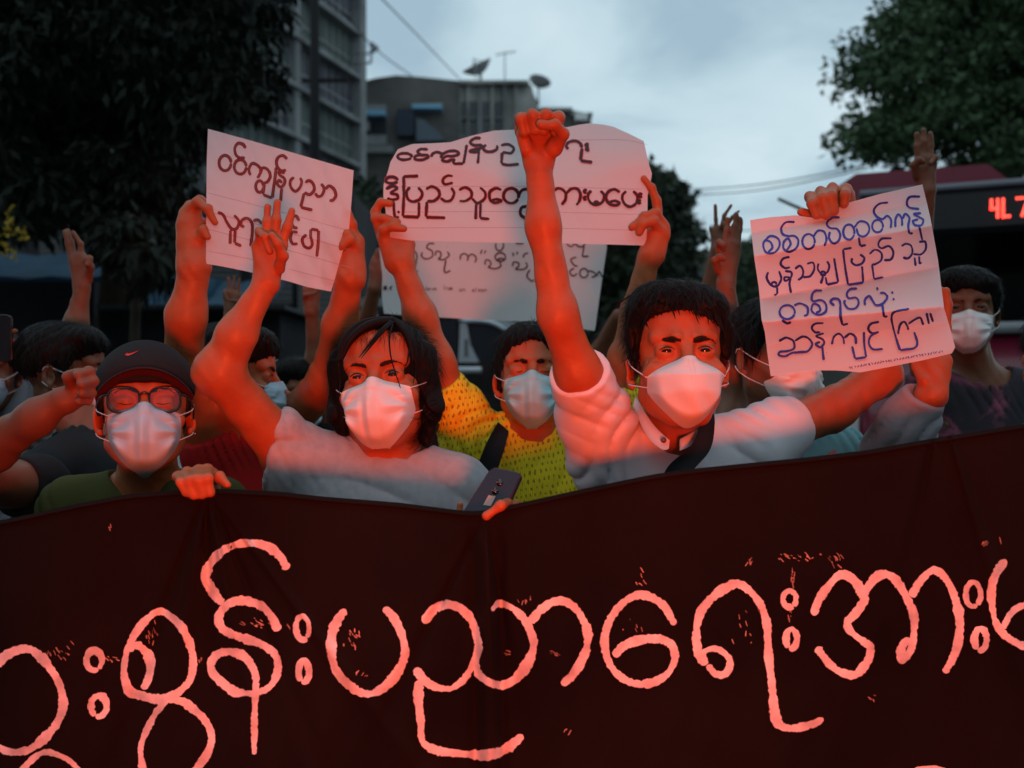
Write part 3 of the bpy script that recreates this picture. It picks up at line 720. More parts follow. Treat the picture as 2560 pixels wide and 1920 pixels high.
h_7p = (palm(2.5, (-40, 850, 0), [(-20, 800, 0), (-20, 830, 0), (-20, 860, 0)], 12, 18)
  + pch(2.5, [(-20, 850, -1), (5, 835, -2), (38, 828, -2)], (10, 7)) + pch(2.5, [(-20, 875, -1), (5, 862, -2), (36, 852, -2)], (10, 7)) + pch(2.5, [(-20, 900, -1), (5, 886, -2), (38, 868, -2)], (9.5, 7)) + pch(2.5, [(-20, 920, -1), (5, 905, -2), (30, 892, -2)], (9, 6)) + pch(2.5, [(-40, 880, 0), (-30, 830, 1.4), (-15, 790, 1.6)], (12, 8)))
Y8 = 1.72
h_8 = (palm(Y8, (150, 1000, 0), [(205, 950, 0), (212, 970, 0), (210, 990, 0)], 18, 26)
  + pch(Y8, [(180, 965, -1), (172, 940, -3), (195, 932, -4)], (16, 12)) + pch(Y8, [(205, 940, 0), (222, 930, -2.5), (198, 938, -5)], (16, 12)) + pch(Y8, [(212, 958, 0), (232, 955, -2.5), (204, 960, -5.4)], (15, 12)) + pch(Y8, [(212, 980, 0), (228, 982, -2.4), (204, 984, -5)], (14, 11)) + pch(Y8, [(205, 998, 0), (218, 1002, -2), (198, 1004, -4)], (13, 10)))
Y22 = 3.3
def salute(Y, x, y, k, mir=1):
    """small generic three-finger salute; (x,y) palm centre, k px per cm"""
    m = mir
    return (palm(Y, (x, y+7*k, 0), [(x-3*k*m, y-3*k, 0), (x-1*k*m, y-4*k, 0), (x+1*k*m, y-4*k, 0), (x+3*k*m, y-3*k, 0)], 1.3*k, 2.2*k)
      + pch(Y, [(x-1.2*k*m, y-4*k, 0), (x-1.5*k*m, y-11*k, 0)], (.95*k, .7*k)) + pch(Y, [(x+.8*k*m, y-4*k, 0), (x+.8*k*m, y-12*k, 0)], (.95*k, .7*k)) + pch(Y, [(x+2.9*k*m, y-3*k, 0), (x+3.4*k*m, y-10.5*k, 0)], (.95*k, .7*k))
      + pch(Y, [(x-3*k*m, y-3*k, 0), (x-3.3*k*m, y-5*k, -2), (x-2*k*m, y-1.5*k, -3)], (.9*k, .7*k)) + pch(Y, [(x+3*k*m, y+3*k, 0), (x+3*k*m, y-.5*k, -2.5), (x-.5*k*m, y-1*k, -3.4)], (1.3*k, .8*k)))
h_20 = (palm(3.4, (935, 720, 0), [(935, 660, 0), (945, 655, 0), (955, 665, 0)], 11, 14) + pch(3.4, [(945, 650, 0), (955, 635, -1), (968, 640, -1.4)], (8, 6)) + pch(3.4, [(950, 665, 0), (960, 655, -1), (972, 660, -1.4)], (8, 6)) + pch(3.4, [(950, 680, 0), (962, 675, -1), (972, 680, -1.4)], (8, 6)) + pch(3.4, [(940, 690, 0), (955, 700, 1.5), (970, 690, 1.6)], (9, 6)) + pch(3.4, [(935, 650, 0), (945, 630, 0), (958, 618, -.6)], (8, 6)))

# ---------------------------------------------------------------- clothing materials
def heather():
    m = mat('grey_jersey', (.40, .41, .43), .92, (900, .5, .0006), .15, (60, .10), sheen=.15); return m
M_grey = heather()
M_white = mat('white_shirt_cotton', (.74, .73, .77), .85, (8, .35, .010), .2, (4, .04))
M_red = mat('red_cotton', (.42, .012, .012), .9, (10, .4, .01), .2, (5, .15))
M_olive = mat('olive_cotton', (.075, .08, .022), .9, (10, .4, .01), .2, (5, .2))
M_hoodie = mat('grey_fleece', (.36, .35, .38), .95, (90, .5, .003), .15, (12, .15))
M_palegrey = mat('pale_grey_cotton', (.38, .39, .43), .9, (10, .4, .008), .2, (9, .2))
def knit():
    m = bpy.data.materials.new('yellow_openwork_knit'); m.use_nodes = True; t = m.node_tree; n = t.nodes; b = n['Principled BSDF']; b.inputs['Roughness'].default_value = .9
    c = n.new('ShaderNodeTexCoord'); mp = n.new('ShaderNodeMapping'); mp.inputs['Scale'].default_value = (95, 95, 62); mp.inputs['Rotation'].default_value = (0, .12, 0); wn = n.new('ShaderNodeTexNoise'); wn.inputs['Scale'].default_value = 7; wn.inputs['Detail'].default_value = 3; t.links.new(c.outputs['Object'], wn.inputs['Vector']); va = n.new('ShaderNodeVectorMath'); va.operation = 'MULTIPLY_ADD'; t.links.new(wn.outputs['Color'], va.inputs[0]); va.inputs[1].default_value = (.05, .05, .05); t.links.new(c.outputs['Object'], va.inputs[2]); t.links.new(va.outputs[0], mp.inputs['Vector'])
    s = n.new('ShaderNodeSeparateXYZ'); t.links.new(mp.outputs[0], s.inputs[0])
    def M(op, a, b_=None):
        q = n.new('ShaderNodeMath'); q.operation = op
        for i, x in enumerate((a, b_)):
            if x is None: continue
            if isinstance(x, (int, float)): q.inputs[i].default_value = x
            else: t.links.new(x, q.inputs[i])
        return q.outputs[0]
    row = M('FLOOR', s.outputs['Z']); off = M('MULTIPLY', M('MODULO', row, 2.0), .5)
    fx = M('SUBTRACT', M('FRACT', M('ADD', s.outputs['X'], off)), .5); fz = M('SUBTRACT', M('FRACT', s.outputs['Z']), .5)
    d = M('SQRT', M('ADD', M('MULTIPLY', M('MULTIPLY', fx, fx), 2.2), M('MULTIPLY', fz, fz)))
    nz = n.new('ShaderNodeTexNoise'); nz.inputs['Scale'].default_value = 120; t.links.new(c.outputs['Object'], nz.inputs['Vector'])
    d2 = M('ADD', d, M('MULTIPLY', M('SUBTRACT', nz.outputs['Fac'], .5), .95))
    r = n.new('ShaderNodeValToRGB'); r.color_ramp.elements[0].position = .20; r.color_ramp.elements[0].color = (.38, .27, .012, 1); r.color_ramp.elements[1].position = .30; r.color_ramp.elements[1].color = (.86, .70, .015, 1)
    t.links.new(d2, r.inputs[0]); t.links.new(r.outputs[0], b.inputs['Base Color'])
    w = n.new('ShaderNodeTexWave'); w.inputs['Scale'].default_value = 70; w.inputs['Distortion'].default_value = 2; t.links.new(c.outputs['Object'], w.inputs['Vector'])
    hsum = M('ADD', M('MINIMUM', d2, .3), M('MULTIPLY', w.outputs['Fac'], .25))
    bp = n.new('ShaderNodeBump'); bp.inputs['Distance'].default_value = .004; bp.inputs['Strength'].default_value = .8; t.links.new(hsum, bp.inputs['Height']); t.links.new(bp.outputs[0], b.inputs['Normal'])
    return m
M_knit = knit()
M_floral = ramp_mat('teal_floral_cotton', [(.0, (.65, .45, .05)), (.20, (.55, .10, .12)), (.26, (.16, .34, .36)), (1, (.14, .30, .33))], 22, .9, 'vor')
M_tie = ramp_mat('tie_dye_cotton', [(.36, (.02, .018, .022)), (.46, (.03, .02, .03)), (.52, (.24, .06, .10)), (.58, (.05, .03, .04)), (.66, (.62, .36, .05))], 7, .9, 'noise', 6)
M_yel = mat('yellow_cotton', (.70, .50, .03), .9, (10, .4, .008), .2)
M_maroon = mat('dark_maroon_cotton', (.06, .012, .014), .9, (10, .4, .008), .2)

# ---------------------------------------------------------------- the crowd, front to back
# 1 woman in grey, three-finger salute, holding a phone
c_ = P(700, 1110, 1.82)
grey_w, Hg, _ = person("person with black bob and grey t-shirt raising three fingers before the left sign",
    eye=(936, 937, 1.80), ypr=(-5, 12, 5), s=1.04, hp=dict(wide=1.03, eye=.0033), neck=(975, 1150, 1.90), sh=((722, 1150, 1.86), (1150, 1212, 1.90)),
    arms=[[(700, 1110, 1.84, 60), (545, 930, 1.74, 52), (590, 840, 1.73, 45), (664, 708, 1.73, 31)], [(1150, 1215, 1.90, 50), (1200, 1500, 1.80, 46), (1200, 1395, 1.62, 34)]],
    hands=[h_salute, h_phone], sleeves=[([(755, 1160, 1.88, 90), (688, 1088, 1.835, 74)], (-.93, -.15, .22)), [(1140, 1215, 1.90, 70), (1180, 1400, 1.86, 62)]], top=M_grey, topname='t_shirt', neckr=.078, necktilt=-.01,
    folds=[((.9, .2, .35), .055, .0042, .4, P(760, 1140, 1.85), .11), ((.8, 0, .55), .033, .0022, 1.7, P(720, 1110, 1.80), .08), ((.3, 0, 1), .16, .003, 0, None, 1), ((1, 0, .25), .075, .0018, 2.0, P(900, 1230, 1.75), .14)],
    hair='bob', mask='surg', maskmat=M_mask, chest=1.05, extra=pch(1.745, [(560, 945, 0), (520, 926, 0)], (46, 31), .02))
# 2 man in white shirt, fist up
white_m, Hw, shirt_w = person("person in white shirt and folded white mask with fist raised before the wide sign",
    eye=(1716, 874, 1.68), ypr=(0, 10, 1), s=1.04, hp=dict(wide=.99, frown=1.5, eye=.0033), neck=(1694, 1108, 1.83), sh=((1508, 1138, 1.84), (1888, 1118, 1.86)),
    arms=[[(1500, 1090, 1.82, 62), (1447, 935, 1.68, 54), (1396, 790, 1.63, 45), (1357, 560, 1.62, 38), (1347, 408, 1.62, 33)], [(1900, 1095, 1.86, 62), (2080, 1025, 1.93, 50), (2200, 940, 1.98, 45), (2172, 780, 1.97, 44), (2128, 592, 1.925, 32)]],
    hands=[h_fist, h_s3t], sleeves=[[(1520, 1130, 1.84, 96), (1482, 1040, 1.78, 84), (1447, 925, 1.68, 72)], [(1880, 1110, 1.86, 88), (1945, 1076, 1.88, 72), (1990, 1056, 1.90, 64)]], top=M_white, topname='shirt', neckr=.064,
    folds=[((.75, .1, -.6), .085, .0060, .9, P(1540, 1120, 1.78), .13), ((.35, 0, .95), .060, .0030, 2.2, P(1480, 1010, 1.75), .09), ((.6, 0, .8), .05, .0045, .2, P(1920, 1090, 1.85), .09), ((.95, 0, .3), .08, .003, 1, P(1650, 1220, 1.8), .14)],
    hair='short', mask='kn', maskmat=M_mask, cuff=True, extra=pch(1.98, [(2190, 945, 0), (2212, 930, 0)], (42, 33), .02))
# 3 capped man with glasses
cap_m, Hc, _ = person("person in dark cap and black-rimmed glasses gripping the banner edge",
    eye=(361, 1000, 1.78), ypr=(19, 14, 0), s=1.0, hp=dict(wide=1.0, closed=True), neck=(362, 1225, 1.92), sh=((185, 1262, 1.92), (540, 1262, 1.92)),
    arms=[[(540, 1300, 1.92, 55), (590, 1480, 1.80, 46), (530, 1335, 1.61, 33)], [(190, 1300, 1.92, 55), (150, 1560, 1.88, 46), (230, 1700, 1.75, 34)]],
    hands=[h_ban1], sleeves=[[(545, 1275, 1.92, 70), (575, 1420, 1.86, 62)], [(185, 1275, 1.92, 74), (160, 1480, 1.90, 62)]], top=M_olive, topname='shirt', neckr=.070,
    folds=[((1, 0, .3), .09, .0022, .4, None, 1)], hair='under', mask='surg', maskmat=M_maskb)
# 4 woman in the yellow knit behind
yel_w, Hy, shirt_y = person("person in a yellow openwork sweater and teal mask holding up the wide sign",
    eye=(1330, 921, 2.16), ypr=(-1, 12, 0), s=.98, hp=dict(closed=True, frown=1.2), neck=(1338, 1105, 2.28), sh=((1165, 1095, 2.28), (1505, 1090, 2.28)),
    arms=[[(1165, 1085, 2.28, 46), (1092, 905, 2.22, 42), (1050, 790, 2.21, 38), (1003, 655, 2.205, 28)], [(1510, 1080, 2.28, 46), (1562, 900, 2.24, 40), (1590, 780, 2.22, 35), (1622, 640, 2.205, 27)]],
    hands=[h_s2l, h_s2r], sleeves=[[(1185, 1090, 2.28, 62), (1145, 1020, 2.26, 58), (1108, 958, 2.235, 52)], [(1490, 1090, 2.28, 60), (1540, 1040, 2.27, 54), (1572, 965, 2.255, 48)]], top=M_knit, topname='sweater', neckr=.078, necktilt=-.004,
    folds=[((.7, 0, -.6), .06, .006, .4, P(1150, 1040, 2.2), .12), ((1, 0, .2), .08, .004, 1, None, 1)], hair='back', mask='surg', maskmat=M_maskt, q=1.15)
# 5 person in red behind the grey t-shirt
red_p, Hr, _ = person("person in red shirt holding the left sign by both edges",
    eye=(680, 944, 2.34), ypr=(98, 0, -4), s=1.0, hp={}, neck=(625, 1080, 2.36), sh=((520, 1130, 2.34), (715, 1080, 2.44)),
    arms=[[(512, 1110, 2.34, 48), (456, 915, 2.20, 50), (466, 790, 2.13, 46), (487, 670, 2.11, 37)], [(715, 1070, 2.42, 48), (822, 945, 2.26, 47), (852, 810, 2.16, 42), (875, 692, 2.11, 33)]],
    hands=[h_s1l, h_s1r], sleeves=[[(530, 1130, 2.34, 62), (515, 1085, 2.32, 60)], [(705, 1080, 2.42, 60), (738, 1040, 2.38, 56)]], top=M_red, topname='t_shirt', neckr=.066,
    folds=[((1, 0, .2), .05, .004, .4, None, 1)], hair='boy', mask='surg', maskmat=M_maskb, q=1.2)
# 6 person with fist from the left edge
fist_p, Hf, _ = person("person in black t-shirt with clenched fist in front of the face near the left edge",
    eye=(252, 930, 2.55), ypr=(100, 0, 0), s=1.0, hp={}, neck=(215, 1090, 2.45), sh=((80, 1195, 2.15), (350, 1180, 2.5)),
    arms=[[(70, 1215, 2.05, 62), (-90, 1190, 1.90, 62), (-20, 1120, 1.78, 56), (90, 1045, 1.73, 42), (150, 1003, 1.72, 34)]],
    hands=[h_8], sleeves=[[(90, 1215, 2.08, 82), (40, 1218, 2.02, 76)]], top=M_black, topname='t_shirt', folds=[((1, 0, .2), .09, .004, .4, None, 1)], hair='boy', mask='surg', maskmat=M_maskb, skin=M_skin2, q=1.2)
# 7 person with phone and salute at far left
far_l, Hl_, _ = person("person at far left in pale grey shirt, filming with a phone, three fingers high",
    eye=(-56, 925, 2.62), ypr=(14, 0, 0), s=1.0, hp={}, neck=(-40, 1080, 2.75), sh=((-170, 1120, 2.75), (85, 1030, 2.75)),
    arms=[[(90, 1010, 2.75, 40), (166, 905, 2.72, 34), (190, 810, 2.70, 27), (207, 718, 2.70, 19)], [(-170, 1120, 2.75, 40), (-140, 1000, 2.6, 34), (-45, 860, 2.5, 22)]],
    hands=[h_7, h_7p], sleeves=[[(70, 1040, 2.75, 58), (122, 968, 2.74, 50)], [(-170, 1120, 2.75, 52), (-150, 1040, 2.68, 48)]], top=M_palegrey, topname='shirt', folds=[((1, 0, .4), .06, .006, .4, None, 1)], hair='boy', mask='surg', maskmat=M_maskb, skin=M_skin2, q=1.5)
# 8 floral shirt behind the blue-lettered sign
flo_p, Hfl, _ = person("person in teal floral shirt with face half hidden by the blue-lettered sign",
    eye=(2008, 893, 2.12), ypr=(28, -4, 0), s=1.0, hp={}, neck=(1960, 1060, 2.25), sh=((1815, 1110, 2.25), (2100, 1120, 2.28)),
    arms=[[(1820, 1095, 2.27, 44), (1838, 1010, 2.36, 41), (1832, 900, 2.36, 37), (1814, 708, 2.35, 23)]],
    hands=[h_12], sleeves=[[(1830, 1110, 2.26, 56), (1822, 1085, 2.27, 54)]], top=M_floral, topname='shirt', folds=[((1, 0, .4), .06, .004, .4, None, 1)], hair='boy', mask='surg', maskmat=M_mask, skin=M_skin2, q=1.3)
# 9 white shirt person whose spread hand shows
whi_b, Hwb, _ = person("person in pale shirt behind the tousled hair, only spread fingers and sleeve showing",
    eye=(1790, 850, 2.92), ypr=(0, 0, 0), s=1.0, hp={}, neck=(1800, 985, 3.0), sh=((1690, 1020, 3.0), (1905, 960, 3.0)),
    arms=[[(1690, 1020, 3.0, 34), (1760, 800, 2.95, 30), (1792, 627, 2.9, 17)]],
    hands=[h_18], sleeves=[[(1890, 975, 3.0, 44), (1885, 905, 2.95, 34)]], top=M_palegrey, topname='shirt', hair='boy', mask='surg', maskmat=M_mask, skin=M_skin2, q=1.8, topq=1.6)
# 10 boy in tie-dye
boy, Hb, _ = person("person in black, yellow and pink tie-dye shirt and pale mask before the bus",
    eye=(2422, 768, 2.62), ypr=(-20, 2, 0), s=.95, hp=dict(eye=.0024), neck=(2452, 935, 2.72), sh=((2318, 1000, 2.72), (2590, 975, 2.72)),
    arms=[[(2330, 990, 2.74, 38), (2285, 800, 2.62, 33), (2316, 480, 2.5, 21)]],
    hands=[h_14], sleeves=[[(2325, 1000, 2.72, 50), (2312, 930, 2.70, 42)]], top=M_tie, topname='t_shirt', neckr=.082, necktilt=-.02, folds=[((1, 0, .4), .06, .004, .4, None, 1)], hair='boy', mask='surg', maskmat=M_mask, skin=M_skin2, q=1.2)
# 11 hoodie arm from the right
hood_p, _, _ = person("person in grey hooded top at right edge, one hand behind the blue-lettered sign",
    eye=(2700, 900, 1.95), ypr=(-20, 0, 0), s=1.0, hp={}, neck=(2680, 1090, 2.05), sh=((2490, 1150, 2.05), (2830, 1150, 2.1)),
    arms=[[(2490, 1160, 2.05, 50), (2215, 1150, 1.97, 46), (2322, 992, 1.865, 33)]],
    hands=[h_s3r], sleeves=[[(2500, 1180, 2.05, 84), (2360, 1190, 2.02, 78), (2230, 1135, 1.96, 70), (2268, 1060, 1.91, 64), (2312, 985, 1.87, 52)]], top=M_hoodie, topname='hooded_top',
    folds=[((.8, 0, -.6), .06, .005, .4, P(2240, 1080, 1.9), .12)], hair='boy', mask='surg', maskmat=M_mask, q=1.3)
# 12 background heads and hands
bk1, _, _ = person("person with dark hair far behind the red shirt, both hands raised",
    eye=(765, 985, 3.3), ypr=(35, 0, 0), s=1.0, hp={}, neck=(735, 1090, 3.4), sh=((620, 1125, 3.4), (840, 1120, 3.4)),
    arms=[[(610, 1115, 3.4, 30), (570, 900, 3.35, 26), (581, 775, 3.3, 15)], [(835, 1110, 3.4, 30), (792, 900, 3.35, 27), (779, 765, 3.3, 15)]],
    hands=[salute(3.3, 580, 757, 5.6), salute(3.3, 779, 740, 5.6, -1)], sleeves=[[(620, 1120, 3.4, 40), (608, 1060, 3.38, 36)], [(835, 1115, 3.4, 40), (815, 1050, 3.38, 36)]], top=M_black, topname='shirt', hair='boy', mask='surg', maskmat=M_maskb, skin=M_skin2, q=1.8, topq=1.6)
bk2, _, _ = person("person mostly hidden, holding the grey-lit sheet by its left edge",
    eye=(1000, 840, 3.5), ypr=(0, 0, 0), s=1.0, hp={}, neck=(1000, 965, 3.6), sh=((895, 1000, 3.6), (1105, 1000, 3.6)),
    arms=[[(895, 995, 3.6, 32), (905, 850, 3.5, 27), (935, 722, 3.4, 16)]],
    hands=[h_20], sleeves=[[(897, 1000, 3.6, 42), (898, 940, 3.56, 38)]], top=M_maroon, topname='shirt', hair='boy', mask='surg', maskmat=M_maskb, skin=M_skin2, q=1.8, topq=1.6)
bk3, _, _ = person("person in plain yellow shirt far behind the white shirt's raised arm",
    eye=(1528, 905, 3.7), ypr=(-20, 0, 0), s=1.0, hp={}, neck=(1530, 1020, 3.8), sh=((1430, 1050, 3.8), (1630, 1040, 3.8)),
    arms=[[(1440, 1045, 3.8, 28), (1500, 880, 3.7, 24), (1545, 790, 3.6, 18)]], hands=[], sleeves=[[(1440, 1050, 3.8, 40), (1480, 950, 3.7, 36)], [(1630, 1040, 3.8, 38), (1600, 930, 3.7, 34)]], top=M_yel, topname='shirt', hair='boy', mask='surg', maskmat=M_mask, skin=M_skin2, q=1.8, topq=1.6)
# ---------------------------------------------------------------- banner and paper signs
def ribbon(pts, w, Yf, off, jit=0.0, step=2.0, seed=0, taper=True, ang=None):
    """flat stroke lying on the surface Yf(px,py); pts in photo pixels; returns verts, faces"""
    r = np.random.default_rng(seed+int(abs(pts[0][0])*7+abs(pts[0][1])*3) % 9973)
    c = spline(pts, step); n = len(c)
    T = np.gradient(c, axis=0); T /= np.linalg.norm(T, axis=1)[:, None]+1e-9; Nn = np.stack([-T[:, 1], T[:, 0]], 1)
    ww = np.full(n, w/2.) if np.isscalar(w) else np.interp(np.linspace(0, 1, n), np.linspace(0, 1, len(w)), w)/2
    if taper:
        s_ = np.r_[0, np.cumsum(np.linalg.norm(np.diff(c, axis=0), axis=1))]; e = np.minimum(s_, s_[-1]-s_); q = np.clip(e/(ww+1e-6), 0, 1); ww = ww*np.sqrt(np.clip(1-(1-q)**2, .02, 1))
    nz = lambda: np.convolve(r.normal(0, 1, n+6), np.ones(3)/3, 'same')[3:-3]*jit
    low = np.convolve(r.normal(0, 1, n+40), np.ones(13)/4, 'same')[20:-20]*jit
    a = c+Nn*(ww*(1+nz()+low))[:, None]; b = c-Nn*(ww*(1+nz()+low))[:, None]
    rows = [a, c+Nn*(ww*.45)[:, None], c-Nn*(ww*.45)[:, None], b]
    V = []
    for q in rows:
        Y = Yf(q[:, 0], q[:, 1])-off
        V.append(np.stack([(q[:, 0]-1280)/F*Y, Y, CAMH-(q[:, 1]-960)/F*Y], 1))
    V = np.stack(V, 1).reshape(-1, 3); f = []
    for i in range(n-1):
        for k in range(3): f.append((i*4+k, i*4+k+1, (i+1)*4+k+1, (i+1)*4+k))
    return V, f
def ell_pts(cx, cy, rx, ry, a0=0, n=16, rot=0, extra=1):
    o = []
    for i in range(n+extra):
        t = a0+2*math.pi*i/n; x, y = rx*math.cos(t), ry*math.sin(t)
        o.append((cx+x*math.cos(rot)-y*math.sin(rot), cy+x*math.sin(rot)+y*math.cos(rot)))
    return o
def tr(strokes, x0, y0, k):
    return [[(x0+a/k, y0+b/k) for a, b in s] for s in strokes]
def letters(name, strokes, w, Yf, off, m, parent, jit=.05, step=2.0, taper=True, seed=0):
    B_ = MB()
    for i, s in enumerate(strokes):
        v, f = ribbon(s, w, Yf, off+i*.00004, jit, step, seed+i, taper); B_.add(v, f)
    return tag(B_.build(name, m, parent, smooth=False), kind='stuff')

def coons(top, bottom, left, right, Yf, step=8, thick=.0007, name='sheet', m=None, parent=None, loc=None):
    def res(p, n):
        p = np.array(p, float); s_ = np.r_[0, np.cumsum(np.linalg.norm(np.diff(p, axis=0), axis=1))]; t = np.linspace(0, s_[-1], n)
        return np.stack([np.interp(t, s_, p[:, 0]), np.interp(t, s_, p[:, 1])], 1)
    L_ = lambda p: np.linalg.norm(np.diff(np.array(p, float), axis=0), axis=1).sum()
    nu = int(max(L_(top), L_(bottom))/step)+2; nv = int(max(L_(left), L_(right))/step)+2
    t, b, l, r = res(top, nu), res(bottom, nu), res(left, nv), res(right, nv)
    u = np.linspace(0, 1, nu)[None, :, None]; v = np.linspace(0, 1, nv)[:, None, None]
    g = (1-v)*t[None]+v*b[None]+(1-u)*l[:, None]+u*r[:, None]-((1-u)*(1-v)*t[0]+u*(1-v)*t[-1]+(1-u)*v*b[0]+u*v*b[-1])
    Y = Yf(g[..., 0], g[..., 1])
    V = np.stack([(g[..., 0]-1280)/F*Y, Y, CAMH-(g[..., 1]-960)/F*Y], -1).reshape(-1, 3)
    n = nu*nv; idx = np.arange(n).reshape(nv, nu)
    f = np.stack([idx[:-1, :-1], idx[1:, :-1], idx[1:, 1:], idx[:-1, 1:]], -1).reshape(-1, 4)
    V2 = V+np.array([0, thick, 0]); b_ = np.r_[idx[0], idx[1:, -1], idx[-1, -2::-1], idx[-2:0:-1, 0]]
    rim = np.stack([b_, np.roll(b_, -1), np.roll(b_, -1)+n, b_+n], 1)
    return mk(name, V, f, m, parent, loc)

# banner -----------------------------------------------------------
TOP = np.array([(-700, 1345), (-300, 1330), (0, 1301), (45, 1292), (181, 1262), (316, 1236), (434, 1226), (547, 1222), (696, 1229), (800, 1241), (1000, 1257), (1157, 1277), (1205, 1278), (1275, 1263), (1451, 1224), (1627, 1187), (1741, 1171), (2003, 1145), (2166, 1126), (2329, 1097), (2560, 1059), (2900, 1010), (3300, 960)], float)
def sm(x, a, b): t = np.clip((x-a)/(b-a), 0, 1); return t*t*(3-2*t)
def Yban(px, py):
    px = np.asarray(px, float); py = np.asarray(py, float)
    ytop = np.interp(px, TOP[:, 0], TOP[:, 1]); h = np.clip((py-ytop)/400, 0, 4)
    d = 1.50+.012*np.sin(px/310+.6)*np.clip(h, 0, 1)+.010*np.sin(px/170+py/500+2)*np.clip(h, 0, 1)
    # folds fanning out from the two grips
    for gx, gy, dirs in ((515, 1215, (-.34, -.16, .02, .20, .42, .75)), (1215, 1280, (-.50, .02, .16)), (2350, 1000, (-.2, .3))):
        dy = np.maximum(py-gy, 1.0); sl = (px-gx)/dy
        for i, q in enumerate(dirs):
            d += (-1)**i*.0150*np.exp(-((sl-q)/.048)**2)*np.clip(dy/90, 0, 1)*np.exp(-dy/620.)
    # overlapped seam in the middle
    for x0, w in ((1178, 16), (1248, 13), (1214, 20)):
        xx = x0+(py-1300)*.02; d += (.012 if x0 != 1214 else -.010)*np.exp(-((px-xx)/w)**2)*sm(py, 1290, 1380)
    # small vertical drapes and creases
    d += .0028*np.sin(px/46+1.3*np.sin(py/210)+.5*np.sin(px/130))*(.4+.6*h.clip(0, 1))+.0012*np.sin(px/17+py/90+2*np.sin(py/150))
    d += .002*np.exp(-((py-ytop-26)/8)**2)+.003*np.exp(-((py-ytop)/6)**2)
    return d
def banner():
    xs = np.arange(-620, 3200, 5.0); vs = np.concatenate([np.linspace(0, .12, 14)[:-1], np.linspace(.12, 1, 110)])
    X, Vv = np.meshgrid(xs, vs); ytop = np.interp(X, TOP[:, 0], TOP[:, 1])
    k = 9; ker = np.ones(k)/k; yt = np.convolve(np.interp(xs, TOP[:, 0], TOP[:, 1]), ker, 'same'); yt[:k] = yt[k]; yt[-k:] = yt[-k-1]
    Yp = yt[None]+Vv*(2480-yt[None]); Y = Yban(X, Yp)
    V = np.stack([(X-1280)/F*Y, Y, CAMH-(Yp-960)/F*Y], -1).reshape(-1, 3)
    nv, nu = X.shape; n = nu*nv; idx = np.arange(n).reshape(nv, nu)
    f = np.stack([idx[:-1, :-1], idx[1:, :-1], idx[1:, 1:], idx[:-1, 1:]], -1).reshape(-1, 4)
    b_ = np.r_[idx[0], idx[1:, -1], idx[-1, -2::-1], idx[-2:0:-1, 0]]; rim = np.stack([b_, np.roll(b_, -1), np.roll(b_, -1)+n, b_+n], 1)
    root = thing('protest_banner', "wide black cloth banner with large white hand-painted letters stretched across the front", 'banner', (0, 1.5, .55))
    M_ban = mat('black_banner_cloth', (.0105, .0072, .0062), .85, (5, .6, .014), .12, (2.8, .4), wave=(900, .4, .0005))
    mk('cloth', np.concatenate([V, V+np.array([0, .0022, 0])]), np.concatenate([f, f[:, ::-1]+n, rim]), M_ban, root)
    hem = MB(); c = np.stack([xs, yt+9], 1)[::2]; Y = Yban(c[:, 0], c[:, 1]); hem.tube(np.stack([(c[:, 0]-1280)/F*Y, Y-.0006, CAMH-(c[:, 1]-960)/F*Y], 1), .0028, 6); hem.build('hem', M_ban, root)
    A = (0, 1280, 2.572); Bz = (800, 1280, 2.572); C = (1700, 1280, 2.572)
    S = []
    S += tr([[(-60, 1010), (-20, 975), (60, 910), (170, 880), (260, 930), (340, 1030), (390, 1130), (405, 1250), (370, 1350), (300, 1440), (200, 1520), (100, 1545), (20, 1530), (-60, 1480)],
      [(120, 1690), (160, 1640), (220, 1580), (290, 1545), (380, 1565), (460, 1610), (540, 1700)],
      [(835, 900), (850, 820), (920, 715), (1020, 640), (1110, 680), (1180, 760), (1225, 860), (1242, 960), (1225, 1070), (1170, 1140), (1090, 1190), (1000, 1203), (900, 1178), (832, 1150), (798, 1050), (805, 950), (828, 870), (895, 862), (948, 910), (968, 985), (955, 1070), (918, 1140)],
      [(1090, 1200), (1010, 1280), (955, 1380), (912, 1480), (905, 1570), (930, 1690)], [(1080, 1200), (1180, 1222), (1270, 1290), (1338, 1370), (1362, 1450), (1340, 1540), (1290, 1620), (1230, 1690)],
      [(1850, 370), (1800, 285), (1720, 222), (1620, 200), (1520, 210), (1430, 250), (1360, 320), (1322, 400), (1332, 450), (1380, 530), (1435, 590)],
      [(1790, 765), (1750, 680), (1690, 612), (1600, 575), (1510, 575), (1445, 610), (1405, 680), (1430, 750), (1500, 790), (1600, 822), (1700, 860), (1770, 920), (1787, 1010), (1755, 1100), (1690, 1150), (1600, 1167), (1500, 1150), (1420, 1090), (1360, 1020), (1365, 950), (1430, 902), (1520, 905), (1590, 950), (1638, 1030), (1648, 1100)],
      [(1648, 1090), (1640, 1200), (1635, 1400), (1635, 1560)],
      ell_pts(605, 955, 50, 62, 1), ell_pts(635, 1248, 50, 66, 2), ell_pts(1945, 745, 42, 76, 1, rot=-.06), ell_pts(1953, 1025, 34, 66, 2)], *A)
